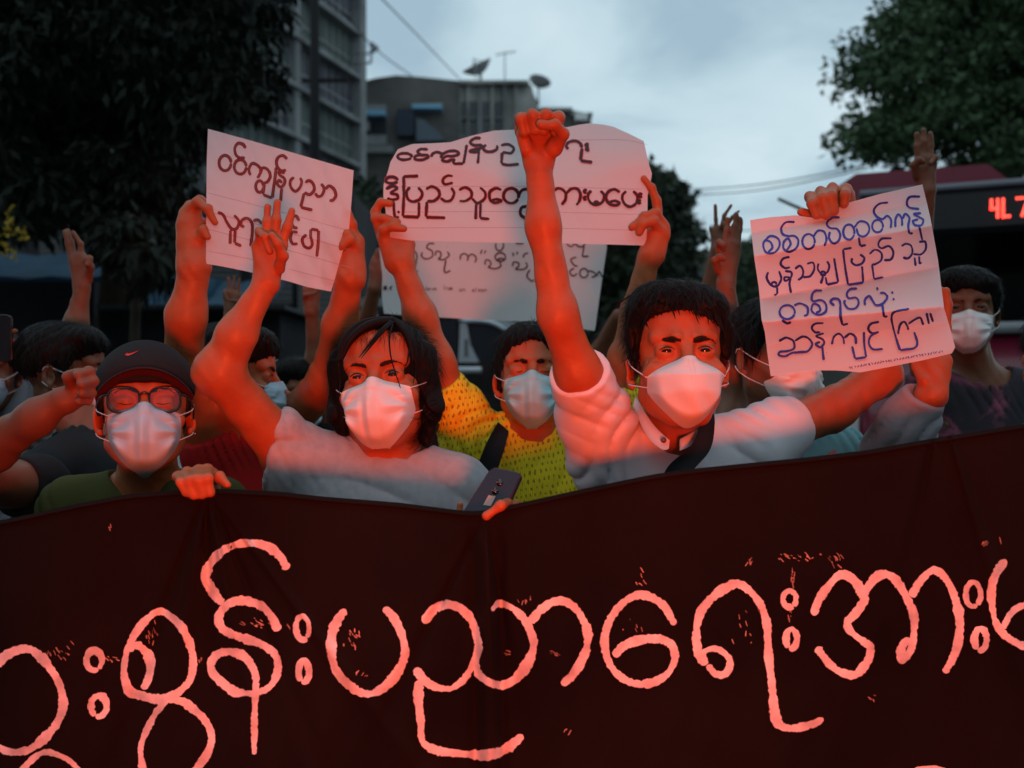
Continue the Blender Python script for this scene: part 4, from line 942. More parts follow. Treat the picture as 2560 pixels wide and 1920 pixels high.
    S += tr([[(165, 625), (110, 700), (75, 800), (75, 900), (95, 1000), (160, 1090), (250, 1155), (330, 1168), (420, 1120), (500, 1030), (545, 920), (530, 800), (480, 690), (410, 615)],
      [(665, 715), (730, 630), (820, 595), (910, 625), (975, 700), (1008, 800), (1018, 880), (985, 980), (930, 1070), (850, 1130), (770, 1132), (680, 1090), (610, 1005)],
      [(640, 1080), (633, 1200), (648, 1350), (660, 1475), (745, 1530), (880, 1552), (1080, 1562), (1200, 1520), (1305, 1435)],
      [(1105, 635), (1150, 590), (1240, 620), (1320, 700), (1365, 800), (1372, 880), (1330, 980), (1260, 1070), (1180, 1112), (1090, 1095), (1020, 1040), (990, 950)],
      [(1350, 710), (1430, 620), (1530, 570), (1620, 600), (1690, 690), (1722, 790), (1700, 920), (1630, 1040), (1555, 1112)]], *Bz)
    S += tr([[(1458, 1350), (1430, 1305), (1385, 1285), (1345, 1303), (1315, 1345), (1306, 1390), (1320, 1440), (1358, 1472), (1400, 1477), (1440, 1457), (1458, 1420), (1445, 1388), (1400, 1380), (1350, 1394), (1326, 1418)]], 0, 0, 1/1.1573)
    S += tr([[(165, 985), (125, 920), (105, 800), (130, 650), (200, 560), (290, 490), (370, 462), (450, 510), (520, 600), (558, 720), (568, 900), (590, 1100), (612, 1300), (650, 1378), (750, 1388), (850, 1365), (922, 1328)],
      [(165, 985), (150, 905), (220, 878), (290, 912), (322, 965), (300, 1032), (235, 1045), (175, 985)],
      [(858, 665), (890, 570), (960, 470), (1030, 405), (1110, 430), (1170, 520), (1182, 570), (1130, 650), (1075, 715), (1110, 780), (1190, 840), (1225, 870), (1210, 950), (1150, 1030), (1090, 1047), (1000, 1010), (930, 940), (880, 868)],
      [(1175, 540), (1240, 440), (1310, 400), (1390, 440), (1450, 540), (1500, 650), (1505, 780), (1478, 900), (1430, 945), (1425, 870), (1475, 810)],
      [(1485, 545), (1550, 440), (1630, 375), (1710, 430), (1770, 560), (1797, 680), (1790, 830), (1760, 930), (1700, 1035)],
      ell_pts(705, 560, 42, 52, 1), ell_pts(717, 815, 36, 60, 2), ell_pts(1885, 530, 48, 78, 1), ell_pts(1932, 820, 40, 68, 2),
      [(2095, 305), (2030, 400), (2003, 500), (2010, 620), (2040, 730), (2110, 810), (2212, 858), (2330, 850)], [(2075, 750), (2130, 650), (2212, 600), (2300, 600), (2370, 680)],
      [(1440, 1700), (1540, 1655), (1640, 1650), (1740, 1680)]], *C)
    M_let = mat('white_banner_paint', (.74, .70, .69), .7, (70, .9, .0016), .25, (26, .34))
    ringset = 0
    for i, s in enumerate(S):
        L_ = np.linalg.norm(np.diff(np.array(s), axis=0), axis=1).sum()
        w = 21 if L_ > 220 else 15.5
        rw = np.random.default_rng(50+i); w = list(w*rw.uniform(.80, 1.16, max(3, int(L_/45))))
        B_ = MB(); v, f = ribbon(s, w, Yban, .0012+.00005*i, .13, 2.2, i); B_.add(v, f)
        B_.build('painted_letter', M_let, root, smooth=False)
    # smears and drips of stray paint
    M_sm = mat('stray_paint', (.42, .26, .20), .7, (60, .5, .001), .3, (60, .5))
    B_ = MB(); r = np.random.default_rng(3)
    for (x, y, sx, sy, n, a) in ((150, 1635, 25, 18, 16, 1.0), (280, 1650, 12, 8, 6, .4), (375, 1590, 12, 28, 12, 1.4), (640, 1560, 30, 12, 14, .6), (885, 1600, 14, 26, 14, 1.1), (720, 1565, 6, 5, 4, 1), (500, 1645, 4, 10, 4, 1.5), (1315, 1500, 18, 8, 6, 1.4), (1270, 1635, 12, 5, 5, .3), (1390, 1633, 12, 5, 6, .2),
         (1990, 1390, 40, 10, 18, .5), (2090, 1400, 20, 16, 12, .9), (1875, 1403, 10, 8, 8, -.8), (1983, 1445, 5, 22, 14, 1.5), (1870, 1560, 60, 50, 14, 1.4), (1975, 1540, 4, 30, 5, 1.4), (2460, 1357, 14, 6, 6, -1), (2500, 1352, 5, 7, 3, 1.3), (2180, 1745, 14, 14, 4, .8), (1580, 1560, 30, 20, 5, 1.2), (275, 1318, 5, 5, 3, 1.5), (1420, 1830, 8, 8, 3, -1), (1600, 1450, 20, 20, 5, 1), (905, 1680, 16, 16, 5, -1.1)):
        for _ in range(n):
            cx, cy = x+r.normal(0, sx*.6), y+r.normal(0, sy*.6); l = r.uniform(2, 8); aa = a+r.normal(0, .25)
            v, f = ribbon([(cx-l*math.cos(aa), cy-l*math.sin(aa)), (cx, cy+r.normal(0, 1)), (cx+l*math.cos(aa), cy+l*math.sin(aa))], r.uniform(.8, 3.2), Yban, .0011, .1, 1.5); B_.add(v, f)
    tag(B_.build('paint_spatter', M_sm, root, smooth=False), kind='stuff')
banner()

# left sign ---------------------------------------------------------
def Ys1(px, py):
    u = (np.asarray(px)-520)/364.; v = (np.asarray(py)-322-(np.asarray(px)-520)*.285)/330.
    d = 2.085+.02*u*0+.010*np.sin(u*3.3+.4)+.006*np.cos(v*5)
    for c, a, w in ((.30, .0035, .02), (.78, .004, .02)): d = d+a*np.exp(-np.abs(u-c)/w)
    for c, a, w in ((.47, .003, .03), (.60, -.0035, .03), (.92, .003, .03)): d = d+a*np.exp(-np.abs(v-c)/w)
    d = d+.0022*np.sin(u*21+v*9)*sm(v, .55, 1)+.0012*np.sin(u*37-v*23)
    return d
s1 = thing('protest_sign', "paper sign with two lines of dark red Burmese lettering, leftmost of the held signs", 'sign', P(700, 690, 2.09), group='handwritten paper signs')
coons([(520, 322), (622, 350), (720, 378), (884, 426)], [(515, 659), (560, 667), (605, 676), (619, 679), (720, 703), (770, 718), (828, 729)], [(520, 322), (517, 400), (516, 500), (515, 659)], [(884, 426), (879, 500), (872, 580), (850, 650), (828, 729)], Ys1, 6, .0007, 'sheet', M_paper, s1)
Z1 = (440, 310, 3.998)
L1 = tr([[(695, 245), (670, 205), (620, 193), (588, 240), (595, 300), (630, 335), (692, 338)], ell_pts(490, 390, 60, 76, 0), ell_pts(642, 428, 60, 72, 0),
  [(742, 515), (730, 450), (760, 395), (810, 410), (850, 460), (830, 515), (812, 542)], [(835, 485), (870, 437), (920, 460), (942, 520), (915, 575), (872, 592)], ell_pts(835, 625, 38, 58, 0),
  [(1000, 430), (990, 540), (975, 640), (962, 740)], [(962, 740), (870, 706)], [(870, 706), (885, 600)], [(1112, 352), (1070, 315), (1020, 335), (1003, 390), (1020, 440), (1060, 468), (1102, 458)],
  [(1090, 490), (1030, 478), (1040, 512), (1082, 545), (1085, 592), (1050, 630), (1013, 600), (1030, 562), (1062, 590)], [(1057, 640), (1045, 775)],
  [(1180, 530), (1143, 570), (1147, 630), (1190, 673), (1235, 640), (1256, 580), (1240, 535)], [(1290, 587), (1330, 565), (1372, 600), (1380, 660), (1335, 705), (1282, 682)], [(1280, 690), (1262, 765), (1245, 832)], [(1245, 832), (1365, 860)],
  [(1450, 595), (1480, 645), (1460, 708), (1420, 725), (1388, 690)], [(1490, 652), (1530, 618), (1577, 650), (1597, 710), (1572, 758), (1532, 766)],
  [(415, 880), (470, 908), (510, 985), (560, 1050), (610, 1040), (627, 970), (580, 910)], [(545, 1060), (540, 1200)], [(592, 1062), (585, 1190)], [(585, 1190), (655, 1220)],
  [(685, 1030), (652, 1012), (660, 962), (710, 942), (757, 985), (762, 1090), (745, 1225)], [(770, 968), (820, 958), (860, 1000)],
  [(1232, 970), (1200, 918), (1165, 935), (1155, 985), (1175, 1030), (1218, 1040)], [(1218, 1085), (1165, 1080), (1143, 1140), (1165, 1195), (1218, 1197)],
  [(1305, 1103), (1263, 1150), (1280, 1218), (1330, 1240), (1362, 1200), (1345, 1120), (1347, 1050)], [(1347, 1050), (1425, 1062)], [(1425, 1062), (1420, 1200), (1407, 1328)]], *Z1)
M_ink1 = mat('dark_red_marker', (.075, .006, .010), .6); M_ink1b = mat('red_marker_core', (.34, .045, .045), .6)
letters('lettering', L1, 7.4, Ys1, .0009, M_ink1, s1, .05)
letters('lettering_core', L1, 2.3, Ys1, .0021, M_ink1b, s1, .08)
M_rule = mat('faint_ruled_line', (.42, .38, .46), .8)
letters('ruled_line', [[(517, y0), (700, y0+48), (880, y0+98)] for y0 in (481, 528, 572)]+[[(517, 627), (640, 650)], [(720, 672), (845, 705)]], 1.0, Ys1, .0008, M_rule, s1, 0, 8)

# wide sign ---------------------------------------------------------
def Ys2(px, py):
    px = np.asarray(px, float); py = np.asarray(py, float); u = (px-960)/660.; v = (py-310)/300.
    d = 2.185+.012*np.cos((u-.5)*3)*1+.26*np.clip((.44-v-.08*np.sin(u*7+.5)), 0, 1)**1.5
    d = d+.0035*np.sin(u*17+v*5)+.003*np.sin(u*9-v*13)+.003*np.exp(-np.abs(v-.64)/.03)+.004*np.exp(-np.abs(u-.70-.04*np.sin(v*9))/.02)*sm(v, .5, .8)
    return d
s2 = thing('protest_sign', "wide curled paper sign with two lines of black Burmese lettering held behind the raised fist", 'sign', P(1300, 606, 2.2), group='handwritten paper signs')
q2 = lambda l: [(800+a/2.212, b/2.212) for a, b in l]
coons(q2([(430, 826), (510, 796), (620, 792), (720, 787), (780, 768), (840, 750), (960, 722), (1070, 717), (1200, 712), (1370, 702), (1430, 690), (1490, 682), (1560, 688), (1620, 700), (1710, 740), (1790, 780)]),
      q2([(385, 1312), (500, 1330), (900, 1340), (1300, 1345), (1600, 1352), (1804, 1358)]), q2([(430, 826), (390, 895), (372, 960), (352, 1020), (350, 1085), (362, 1160), (372, 1240), (385, 1312)]),
      q2([(1790, 780), (1808, 860), (1822, 920), (1836, 960), (1828, 1010), (1812, 1080), (1810, 1200), (1804, 1358)]), Ys2, 7, .0007, 'sheet', M_paper, s2)
Za = (920, 290, 3.998); Zb = (1200, 260, 3.998)
L2 = tr([ell_pts(365, 405, 70, 33, .3), [(600, 335), (530, 330), (497, 358), (530, 388), (590, 392), (598, 412), (540, 438), (470, 432), (478, 400), (530, 390)],
  [(630, 410), (650, 375), (700, 362), (740, 385), (722, 420)], [(740, 385), (800, 355), (880, 350), (905, 380), (850, 402), (785, 402), (742, 438), (790, 455), (852, 430)],
  [(988, 285), (972, 380), (955, 475)], [(955, 475), (850, 477)], [(850, 477), (862, 420)], [(1130, 220), (1062, 225), (1022, 262), (1060, 292), (1130, 292), (1125, 320), (1075, 332), (1022, 352), (1080, 360), (1122, 325)], [(1110, 345), (1097, 478)],
  [(1182, 285), (1150, 320), (1180, 352), (1240, 356), (1290, 328), (1288, 290)], [(1328, 292), (1400, 283), (1455, 320), (1430, 368), (1342, 362)], [(1342, 362), (1332, 475)], [(1332, 475), (1400, 490), (1510, 480)],
  ell_pts(235, 642, 58, 33, .2), [(178, 732), (240, 700), (290, 722), (232, 768), (290, 788), (292, 828), (225, 835), (190, 820)], [(255, 850), (268, 1000), (312, 1012)], [(303, 945), (308, 975)],
  [(505, 600), (352, 605)], [(356, 600), (358, 800), (348, 1003)], [(345, 1005), (512, 1012)], [(508, 1010), (510, 860)],
  [(420, 708), (385, 760), (400, 828), (450, 856), (520, 830), (542, 770), (500, 712)], [(578, 732), (640, 706), (702, 740), (712, 800), (655, 850), (590, 850)], [(588, 855), (580, 1010)], [(578, 1012), (775, 1018)],
  [(850, 602), (790, 598), (748, 640), (768, 682), (850, 668)], [(830, 715), (860, 770), (832, 838), (780, 852), (722, 820)],
  [(908, 742), (970, 714), (1030, 750), (1032, 808), (975, 848), (912, 850)], [(1118, 712), (1172, 768), (1162, 830), (1092, 870), (1038, 822)], [(1082, 875), (1075, 1035)], [(1126, 870), (1120, 1022)], [(1120, 1022), (1215, 1030)],
  [(1335, 740), (1280, 722), (1220, 758), (1218, 828), (1262, 866), (1332, 850), (1285, 832), (1235, 842)], ell_pts(1430, 797, 76, 74, .4), [(1502, 800), (1540, 742), (1600, 728)], [(1590, 900), (1532, 920), (1530, 990), (1600, 1035)]], *Za)
L2 += tr([[(735, 487), (805, 478)], [(808, 408), (772, 428)], [(885, 452), (862, 420), (885, 382), (950, 368), (1000, 392), (1020, 440)], [(1020, 440), (1005, 565)], [(1002, 567), (1125, 582)],
  ell_pts(1070, 411, 13, 9, 0, 8), ell_pts(1075, 452, 13, 9, 0, 8), [(722, 872), (790, 843), (850, 880), (855, 950), (815, 1010)], [(852, 905), (910, 850), (972, 850), (1003, 900), (995, 965), (962, 1012)], ell_pts(1050, 875, 11, 13, 0, 8), ell_pts(1050, 942, 11, 13, 0, 8),
  [(1112, 863), (1080, 912), (1100, 980), (1160, 1007), (1222, 980), (1242, 912), (1202, 868)], [(1135, 995), (1160, 978), (1192, 992)],
  [(1400, 882), (1340, 853), (1280, 880), (1258, 940), (1298, 1000), (1362, 1012), (1392, 988), (1345, 968), (1292, 985)], [(1462, 868), (1423, 920), (1440, 990), (1500, 1027), (1562, 990), (1572, 920), (1530, 868)], ell_pts(1602, 915, 13, 16, 0, 8), ell_pts(1592, 977, 12, 14, 0, 8)], *Zb)
M_ink2 = mat('black_marker', (.022, .006, .016), .6)
letters('lettering', L2, 6.3, Ys2, .0012, M_ink2, s2, .05)
M_ink2r = mat('red_marker_outline', (.45, .03, .06), .6)  # wider red stroke laid under the black lettering
letters('lettering_outline', L2, 8.3, Ys2, .0007, M_ink2r, s2, .10)
letters('ruled_line', [[(985, y0), (1300, y0-1), (1608, y0+6)] for y0 in (467, 530, 570)]+[[(1440, 350), (1560, 350), (1620, 362)]], .9, Ys2, .0006, M_rule, s2, 0, 10)

# blue-lettered sign ------------------------------------------------
def Ys3(px, py):
    px = np.asarray(px, float); py = np.asarray(py, float); x = (px-1860)*3.998; y = (py-440)*3.998
    c0 = 452-.206*x; c1 = 820-.17*x; c1a = c1-235; c2a = 1255-.178*x; c2 = 1478-.085*x; c3 = 1720-.12*x; c4 = 2040-.144*x
    s_ = 1/3.998*YS3/F   # metres per zoom unit
    d = np.full(x.shape, 1.845)
    def seg(a, b, k): return k*s_*np.clip(y-a, 0, np.maximum(b-a, 1))
    d = d+seg(c0, c1a, .25)-seg(c1a, c1, 1.35)+seg(c1, c2a, .75)-seg(c2a, c2, 1.6)+seg(c2, c3, 1.0)-seg(c3, c4, .30)
    return d+.0015*np.sin(x/120+y/260)+.002*np.exp(-np.abs(x-1090+(y-1400)*-.25)/20)*sm(y, 1200, 1600)
s3 = thing('protest_sign', "creased paper sign with four lines of blue Burmese handwriting, rightmost of the held signs", 'sign', P(2150, 930, 1.86), group='handwritten paper signs')
coons([(1875, 550), (1925, 543), (1990, 538), (2035, 545), (2060, 540), (2120, 507), (2200, 485), (2306, 461)], [(1927, 941), (1985, 931), (2035, 926), (2090, 926), (2152, 931), (2230, 916), (2310, 900), (2380, 883)], [(1875, 550), (1885, 640), (1897, 720), (1904, 800), (1907, 811), (1912, 830), (1918, 880), (1927, 941)], [(2306, 461), (2325, 540), (2345, 650), (2360, 770), (2375, 820), (2388, 868), (2380, 883)], Ys3, 4, .0008, 'sheet', M_paper, s3)
Zc = (1860, 440, 3.998); Zd = (1860, 640, 3.998)
L3 = tr([[(205, 650), (265, 600), (340, 625), (355, 695), (305, 765), (225, 765), (193, 700), (208, 648), (262, 658), (282, 715), (240, 765)],
  [(508, 460), (420, 463), (373, 520), (388, 580), (440, 600), (505, 600), (543, 645), (522, 720), (452, 757), (397, 725), (398, 660), (440, 625), (465, 680), (425, 745)],
  ell_pts(645, 655, 62, 75, .3), [(692, 605), (740, 548), (800, 558), (824, 630), (803, 702)], [(958, 413), (880, 418), (828, 470), (858, 518), (930, 530), (962, 590), (940, 652), (890, 673), (850, 620), (858, 555)],
  ell_pts(1048, 560, 56, 76, .3), [(1098, 520), (1155, 455), (1230, 470), (1252, 540), (1212, 600), (1150, 592), (1122, 520)], [(1148, 610), (1162, 702)], [(1162, 702), (1222, 690)],
  ell_pts(1335, 500, 54, 62, .3), [(1442, 263), (1350, 280), (1298, 340), (1320, 398), (1382, 430), (1432, 398), (1470, 440), (1466, 522)],
  [(1512, 512), (1515, 430), (1545, 383), (1577, 430), (1580, 500)], [(1582, 430), (1612, 378), (1652, 418), (1642, 500), (1652, 577)], [(1652, 577), (1690, 570)],
  [(1762, 205), (1660, 210), (1628, 260), (1650, 312), (1752, 330)], [(1772, 370), (1702, 380), (1752, 410), (1792, 440), (1772, 490), (1712, 490), (1690, 450), (1742, 430)], [(1750, 490), (1782, 642)],
  [(242, 958), (228, 1020), (270, 1090), (330, 1102), (372, 1030), (350, 948)], ell_pts(300, 1083, 24, 22), [(332, 1110), (332, 1182)], [(332, 1182), (298, 1192)],
  [(457, 808), (390, 828), (368, 880), (410, 920), (462, 912)], [(408, 950), (472, 962), (470, 1010), (412, 1050), (408, 1012), (460, 1022), (455, 1080), (470, 1172)],
  [(508, 930), (560, 898), (592, 950), (580, 1010), (538, 1042)], [(628, 878), (690, 868), (702, 930), (662, 1000), (590, 1012)],
  [(745, 872), (738, 930), (780, 982), (832, 962), (852, 900), (830, 850)], ell_pts(790, 975, 22, 20), [(792, 1000), (768, 1078)], [(900, 820), (920, 940), (942, 1062)], [(942, 1062), (830, 1087)], [(830, 1087), (815, 1010)],
  [(1078, 718), (988, 735)], [(990, 735), (1010, 900), (1040, 1087)], [(1040, 1087), (1192, 1065)], [(1192, 1065), (1180, 900)], [(1080, 818), (1078, 862), (1120, 892), (1182, 872), (1202, 820), (1158, 783)],
  [(1253, 782), (1310, 738), (1372, 770), (1372, 840), (1312, 882), (1280, 882)], [(1280, 882), (1290, 960), (1300, 1032)], [(1300, 1032), (1392, 1010)], [(1477, 623), (1380, 628), (1343, 680), (1372, 722), (1450, 702), (1492, 760), (1470, 832), (1398, 842)],
  [(1573, 702), (1620, 678), (1672, 700), (1682, 770), (1642, 822), (1588, 815)], [(1748, 660), (1810, 658), (1817, 730), (1770, 782), (1690, 780)], [(1705, 812), (1715, 902)], [(1750, 800), (1755, 882)], [(1755, 882), (1777, 860)],
  ell_pts(432, 1360, 76, 70, .3), [(378, 1440), (430, 1472), (472, 1460)], [(500, 1292), (560, 1273), (632, 1310), (634, 1380), (598, 1397)],
  [(782, 1143), (710, 1148), (678, 1200), (690, 1250), (772, 1240), (822, 1290), (812, 1360), (740, 1387), (678, 1350), (690, 1282), (742, 1290), (762, 1340), (718, 1372)],
  [(905, 1295), (868, 1262), (888, 1228), (942, 1230), (962, 1275), (965, 1400), (985, 1492)], [(985, 1492), (1042, 1475)],
  [(1132, 1123), (1060, 1133), (1028, 1180), (1050, 1222), (1120, 1215), (1147, 1270), (1110, 1322), (1040, 1322), (1003, 1270), (1010, 1238)],
  [(1210, 1292), (1208, 1240), (1250, 1198), (1282, 1240), (1320, 1290), (1390, 1272), (1432, 1210), (1400, 1168), (1358, 1170)], [(1330, 1108), (1335, 1142)], [(1382, 1280), (1400, 1412)], [(1400, 1412), (1437, 1400)], [(1480, 1150), (1485, 1177)], [(1495, 1218), (1495, 1242)]], *Zc)
L3 += tr([[(348, 852), (420, 818), (492, 850), (502, 920), (440, 950), (362, 958), (348, 990), (410, 1002), (480, 970), (552, 962), (640, 950), (682, 880), (640, 820), (580, 808), (508, 850)],
  [(797, 670), (710, 678), (678, 720), (710, 762), (762, 760)], [(800, 772), (722, 800), (782, 830), (802, 870), (762, 912), (718, 880), (762, 858)], [(782, 900), (797, 1042)], [(824, 962), (828, 970)],
  [(878, 885), (900, 808), (950, 778), (992, 820), (1000, 882)], [(1002, 820), (1060, 778), (1112, 810), (1120, 882)], [(1200, 758), (1202, 880), (1222, 1012)], [(1222, 1012), (1110, 1027)], [(1110, 1027), (1080, 900)],
  [(1352, 658), (1270, 678), (1243, 730), (1280, 772), (1342, 760), (1270, 800), (1248, 870), (1290, 932), (1390, 930)],
  [(1652, 528), (1510, 558), (1475, 620), (1500, 750), (1530, 852), (1560, 942)], [(1560, 942), (1702, 920), (1732, 860), (1700, 758)], [(1540, 782), (1560, 690), (1602, 658), (1632, 700), (1642, 742)], [(1642, 680), (1700, 640), (1762, 618), (1792, 692)], [(1825, 568), (1850, 682)], [(1860, 568), (1890, 662)]], *Zd)
M_ink3 = mat('blue_marker', (.020, .035, .33), .6)
letters('lettering', L3, 5.6, Ys3, .0012, M_ink3, s3, .10)
r_ = np.random.default_rng(11); sc = []
for i in range(34):
    x = 1055+i*28; y = 1118-(x-1055)*.175-(20 if 12 < i else 0)*0
    k = r_.integers(0, 4); h = r_.uniform(14, 22)
    if k == 0: sc.append(ell_pts(x, y, 8, 9, r_.uniform(0, 6), 8, 0, -2))
    elif k == 1: sc.append([(x-9, y-6), (x-2, y-h*.6), (x+6, y-2), (x+2, y+8)])
    elif k == 2: sc.append([(x-6, y+6), (x-4, y-8), (x+4, y-8), (x+5, y+6), (x+10, y+10)])
    else: sc.append([(x-8, y-4), (x, y+6), (x+9, y-6), (x+3, y-h)])
letters('small_handwriting', tr(sc, *Zd), 1.7, Ys3, .0012, M_ink3, s3, .1, 1.5)

# grey background sign ----------------------------------------------
def Ys4(px, py):
    u = (np.asarray(px, float)-950)/560.; v = (np.asarray(py, float)-600)/200.
    return 3.26+.02*np.sin(u*3)+.006*np.sin(u*9+v*2)+.02*sm(u, .85, 1)
s4 = thing('protest_sign', "large grey-lit paper sheet with thin black handwriting hanging below the wide sign", 'sign', P(1230, 820, 3.27), group='handwritten paper signs')
Ze = (920, 560, 3.687)
coons([(946, 545), (1100, 540), (1300, 545), (1519, 560)], [(960, 784), (1010, 788), (1075, 792), (1200, 799), (1313, 804), (1400, 815), (1487, 827)], [(946, 545), (950, 640), (956, 690), (954, 740), (960, 784)], [(1519, 560), (1517, 620), (1505, 700), (1495, 770), (1487, 827)], Ys4, 9, .0007, 'sheet', M_paper2, s4)
L4 = tr([[(405, 272), (430, 253), (452, 290), (442, 360), (430, 432), (465, 436)], [(612, 180), (560, 183), (543, 220), (590, 250), (592, 300), (540, 322), (495, 300), (500, 258)],
  [(620, 292), (630, 253), (667, 260), (670, 300), (650, 322), (700, 327), (747, 290), (730, 253)], [(730, 202), (731, 216)], [(717, 330), (705, 442), (762, 430)], [(795, 270), (796, 282)], [(790, 318), (790, 332)],
  [(850, 332), (855, 290), (890, 273), (922, 300), (915, 342)], [(922, 300), (960, 278), (997, 310), (985, 357)], [(1052, 235), (1036, 278)], [(1085, 240), (1072, 275)], [(1330, 262), (1342, 280), (1334, 297)], [(1368, 255), (1376, 268), (1370, 282)],
  [(1178, 175), (1180, 225), (1215, 247), (1247, 215), (1246, 175)], ell_pts(1220, 305, 48, 40), ell_pts(1225, 330, 27, 13), [(1078, 377), (1085, 333), (1122, 338), (1132, 375), (1112, 398), (1170, 412), (1222, 390), (1215, 348)], [(1268, 370), (1268, 380)], [(1268, 403), (1268, 413)],
  [(1333, 392), (1340, 353), (1387, 358), (1387, 390), (1362, 415), (1430, 417), (1467, 390), (1455, 350)], [(1432, 312), (1440, 280), (1480, 265)], [(1492, 420), (1465, 480), (1512, 527), (1530, 510)],
  [(1828, 180), (1870, 207), (1912, 180), (1930, 202), (1972, 210), (2003, 183)], [(1992, 200), (1975, 300)], [(1975, 300), (2037, 295)], [(1922, 303), (1870, 328), (1902, 380), (1935, 388)], [(1900, 405), (1858, 440), (1890, 478), (1930, 455)],
  ell_pts(1990, 452, 38, 42), [(2030, 430), (2070, 438), (2102, 470), (2060, 492)], [(2108, 482), (2130, 438), (2162, 490)], [(1360, 175), (1400, 182), (1435, 178)],
  [(140, 580), (178, 578)], [(140, 600), (178, 598)], [(152, 565), (148, 612)], [(168, 565), (164, 612)], [(225, 570), (205, 590), (215, 610)], [(462, 582), (452, 612)]], *Ze)
M_ink4 = mat('thin_black_marker', (.02, .02, .025), .6)
letters('lettering', L4, 3.6, Ys4, .0012, M_ink4, s4, .05)
def handtext(txt, x, y, h, k):
    """tiny vector handwriting, x,y in zoom pixels"""
    G = {'s': [[(.9, .1), (.3, 0), (.2, .4), (.8, .6), (.7, 1), (.1, .95)]], 't': [[(.5, -.7), (.4, .8), (.8, 1)], [(.1, 0), (.9, -.05)]], 'o': [ell_pts(.5, .5, .4, .5, 0, 8)], 'r': [[(.2, 0), (.2, 1)], [(.2, .4), (.5, 0), (.9, .1)]], 'i': [[(.5, 0), (.5, 1)]],
         'e': [[(.1, .5), (.9, .4), (.5, 0), (.1, .5), (.4, 1), (.9, .85)]], 'f': [[(.9, -.8), (.4, -.7), (.4, 1.1)], [(.1, 0), (.8, 0)]], 'm': [[(.0, 1), (.1, 0), (.3, .1), (.4, 1)], [(.4, .4), (.7, 0), (.9, 1)]], 'a': [ell_pts(.4, .5, .35, .45, 0, 8), [(.8, 0), (.8, .9), (1, 1)]], 'n': [[(.1, 1), (.15, 0)], [(.15, .3), (.6, 0), (.85, 1)]], 'l': [[(.5, -.8), (.4, .8), (.6, 1)]], ' ': []}
    o = []
    for c in txt:
        for st in G[c]: o.append([(x+a*k, y+b*h) for a, b in st])
        x += k*(1.22 if c != ' ' else 1.5)
    return o
letters('small_handwriting', tr(handtext('stories', 515, 590, 22, 14)+handtext('from', 695, 585, 25, 18)+handtext('an', 840, 597, 24, 26)+handtext('alean', 960, 600, 24, 23), *Ze), 1.3, Ys4, .001, M_ink4, s4, .05, 1.2)
# ---------------------------------------------------------------- setting
M_asph = mat('asphalt', (.05, .05, .052), .9, (40, .6, .01), .3, (3, .3))
M_pave = mat('concrete_paving', (.22, .21, .20), .9, (20, .5, .01), .3, (4, .2))
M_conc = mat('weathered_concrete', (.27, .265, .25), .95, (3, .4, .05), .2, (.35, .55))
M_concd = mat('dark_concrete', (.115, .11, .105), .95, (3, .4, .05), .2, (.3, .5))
M_concl = mat('pale_concrete', (.20, .21, .215), .9, (3, .4, .05), .2, (.4, .35))
M_glassd = mat('dark_window_glass', (.02, .025, .035), .25, None, .5)
M_blue = mat('blue_awning', (.022, .085, .15), .7, (6, .4, .02), .3, (1.5, .3))
M_bluel = mat('pale_blue_shutter', (.20, .42, .60), .7)
M_metal = mat('grey_metal', (.25, .26, .27), .5, (20, .2, .002), .5, (5, .2), metal=.3)
M_bark = mat('bark', (.06, .045, .035), .95, (14, .8, .03), .2, (4, .4))
g = MB(); g.add([(-400, -60, 0), (400, -60, 0), (400, 600, 0), (-400, 600, 0)], [(0, 1, 2, 3)]); tag(g.build('ground', mat('dusty_ground', (.13, .12, .10), .95, (2, .5, .03), .2, (.5, .3)), smooth=False, loc=(0, 0, 0)), kind='structure')
g = MB(); g.add([(-7, -60, .004), (9, -60, .004), (9, 300, .004), (-7, 300, .004)], [(0, 1, 2, 3)]); tag(g.build('road', M_asph, smooth=False, loc=(0, 0, .004)), kind='structure')
for sx, x in ((-1, -9.6), (1, 11.6)):
    g = MB(); g.box((x, 120, .06), (5, 360, .13)); o = g.build('pavement', M_pave, smooth=False); tag(o, kind='structure')
def pix(px, py, Y): return P(px, py, Y)
def prism(B_, pts, Y, depth):
    """polygon traced in photo pixels at distance Y, extruded backwards"""
    a = [pix(x, y, Y) for x, y in pts]; b = [q+np.array([0, depth, 0]) for q in a]; n = len(a)
    f = [tuple(range(n))[::-1], tuple(range(n, 2*n))]+[(i, (i+1) % n, n+(i+1) % n, n+i) for i in range(n)]
    B_.add(a+b, f)
def pbox(B_, x0, y0, x1, y1, Y, depth, front=0.0):
    a = pix(x0, y0, Y); b = pix(x1, y1, Y); B_.box(((a[0]+b[0])/2, Y-front+depth/2, (a[2]+b[2])/2), (abs(b[0]-a[0]), depth, abs(a[2]-b[2])))

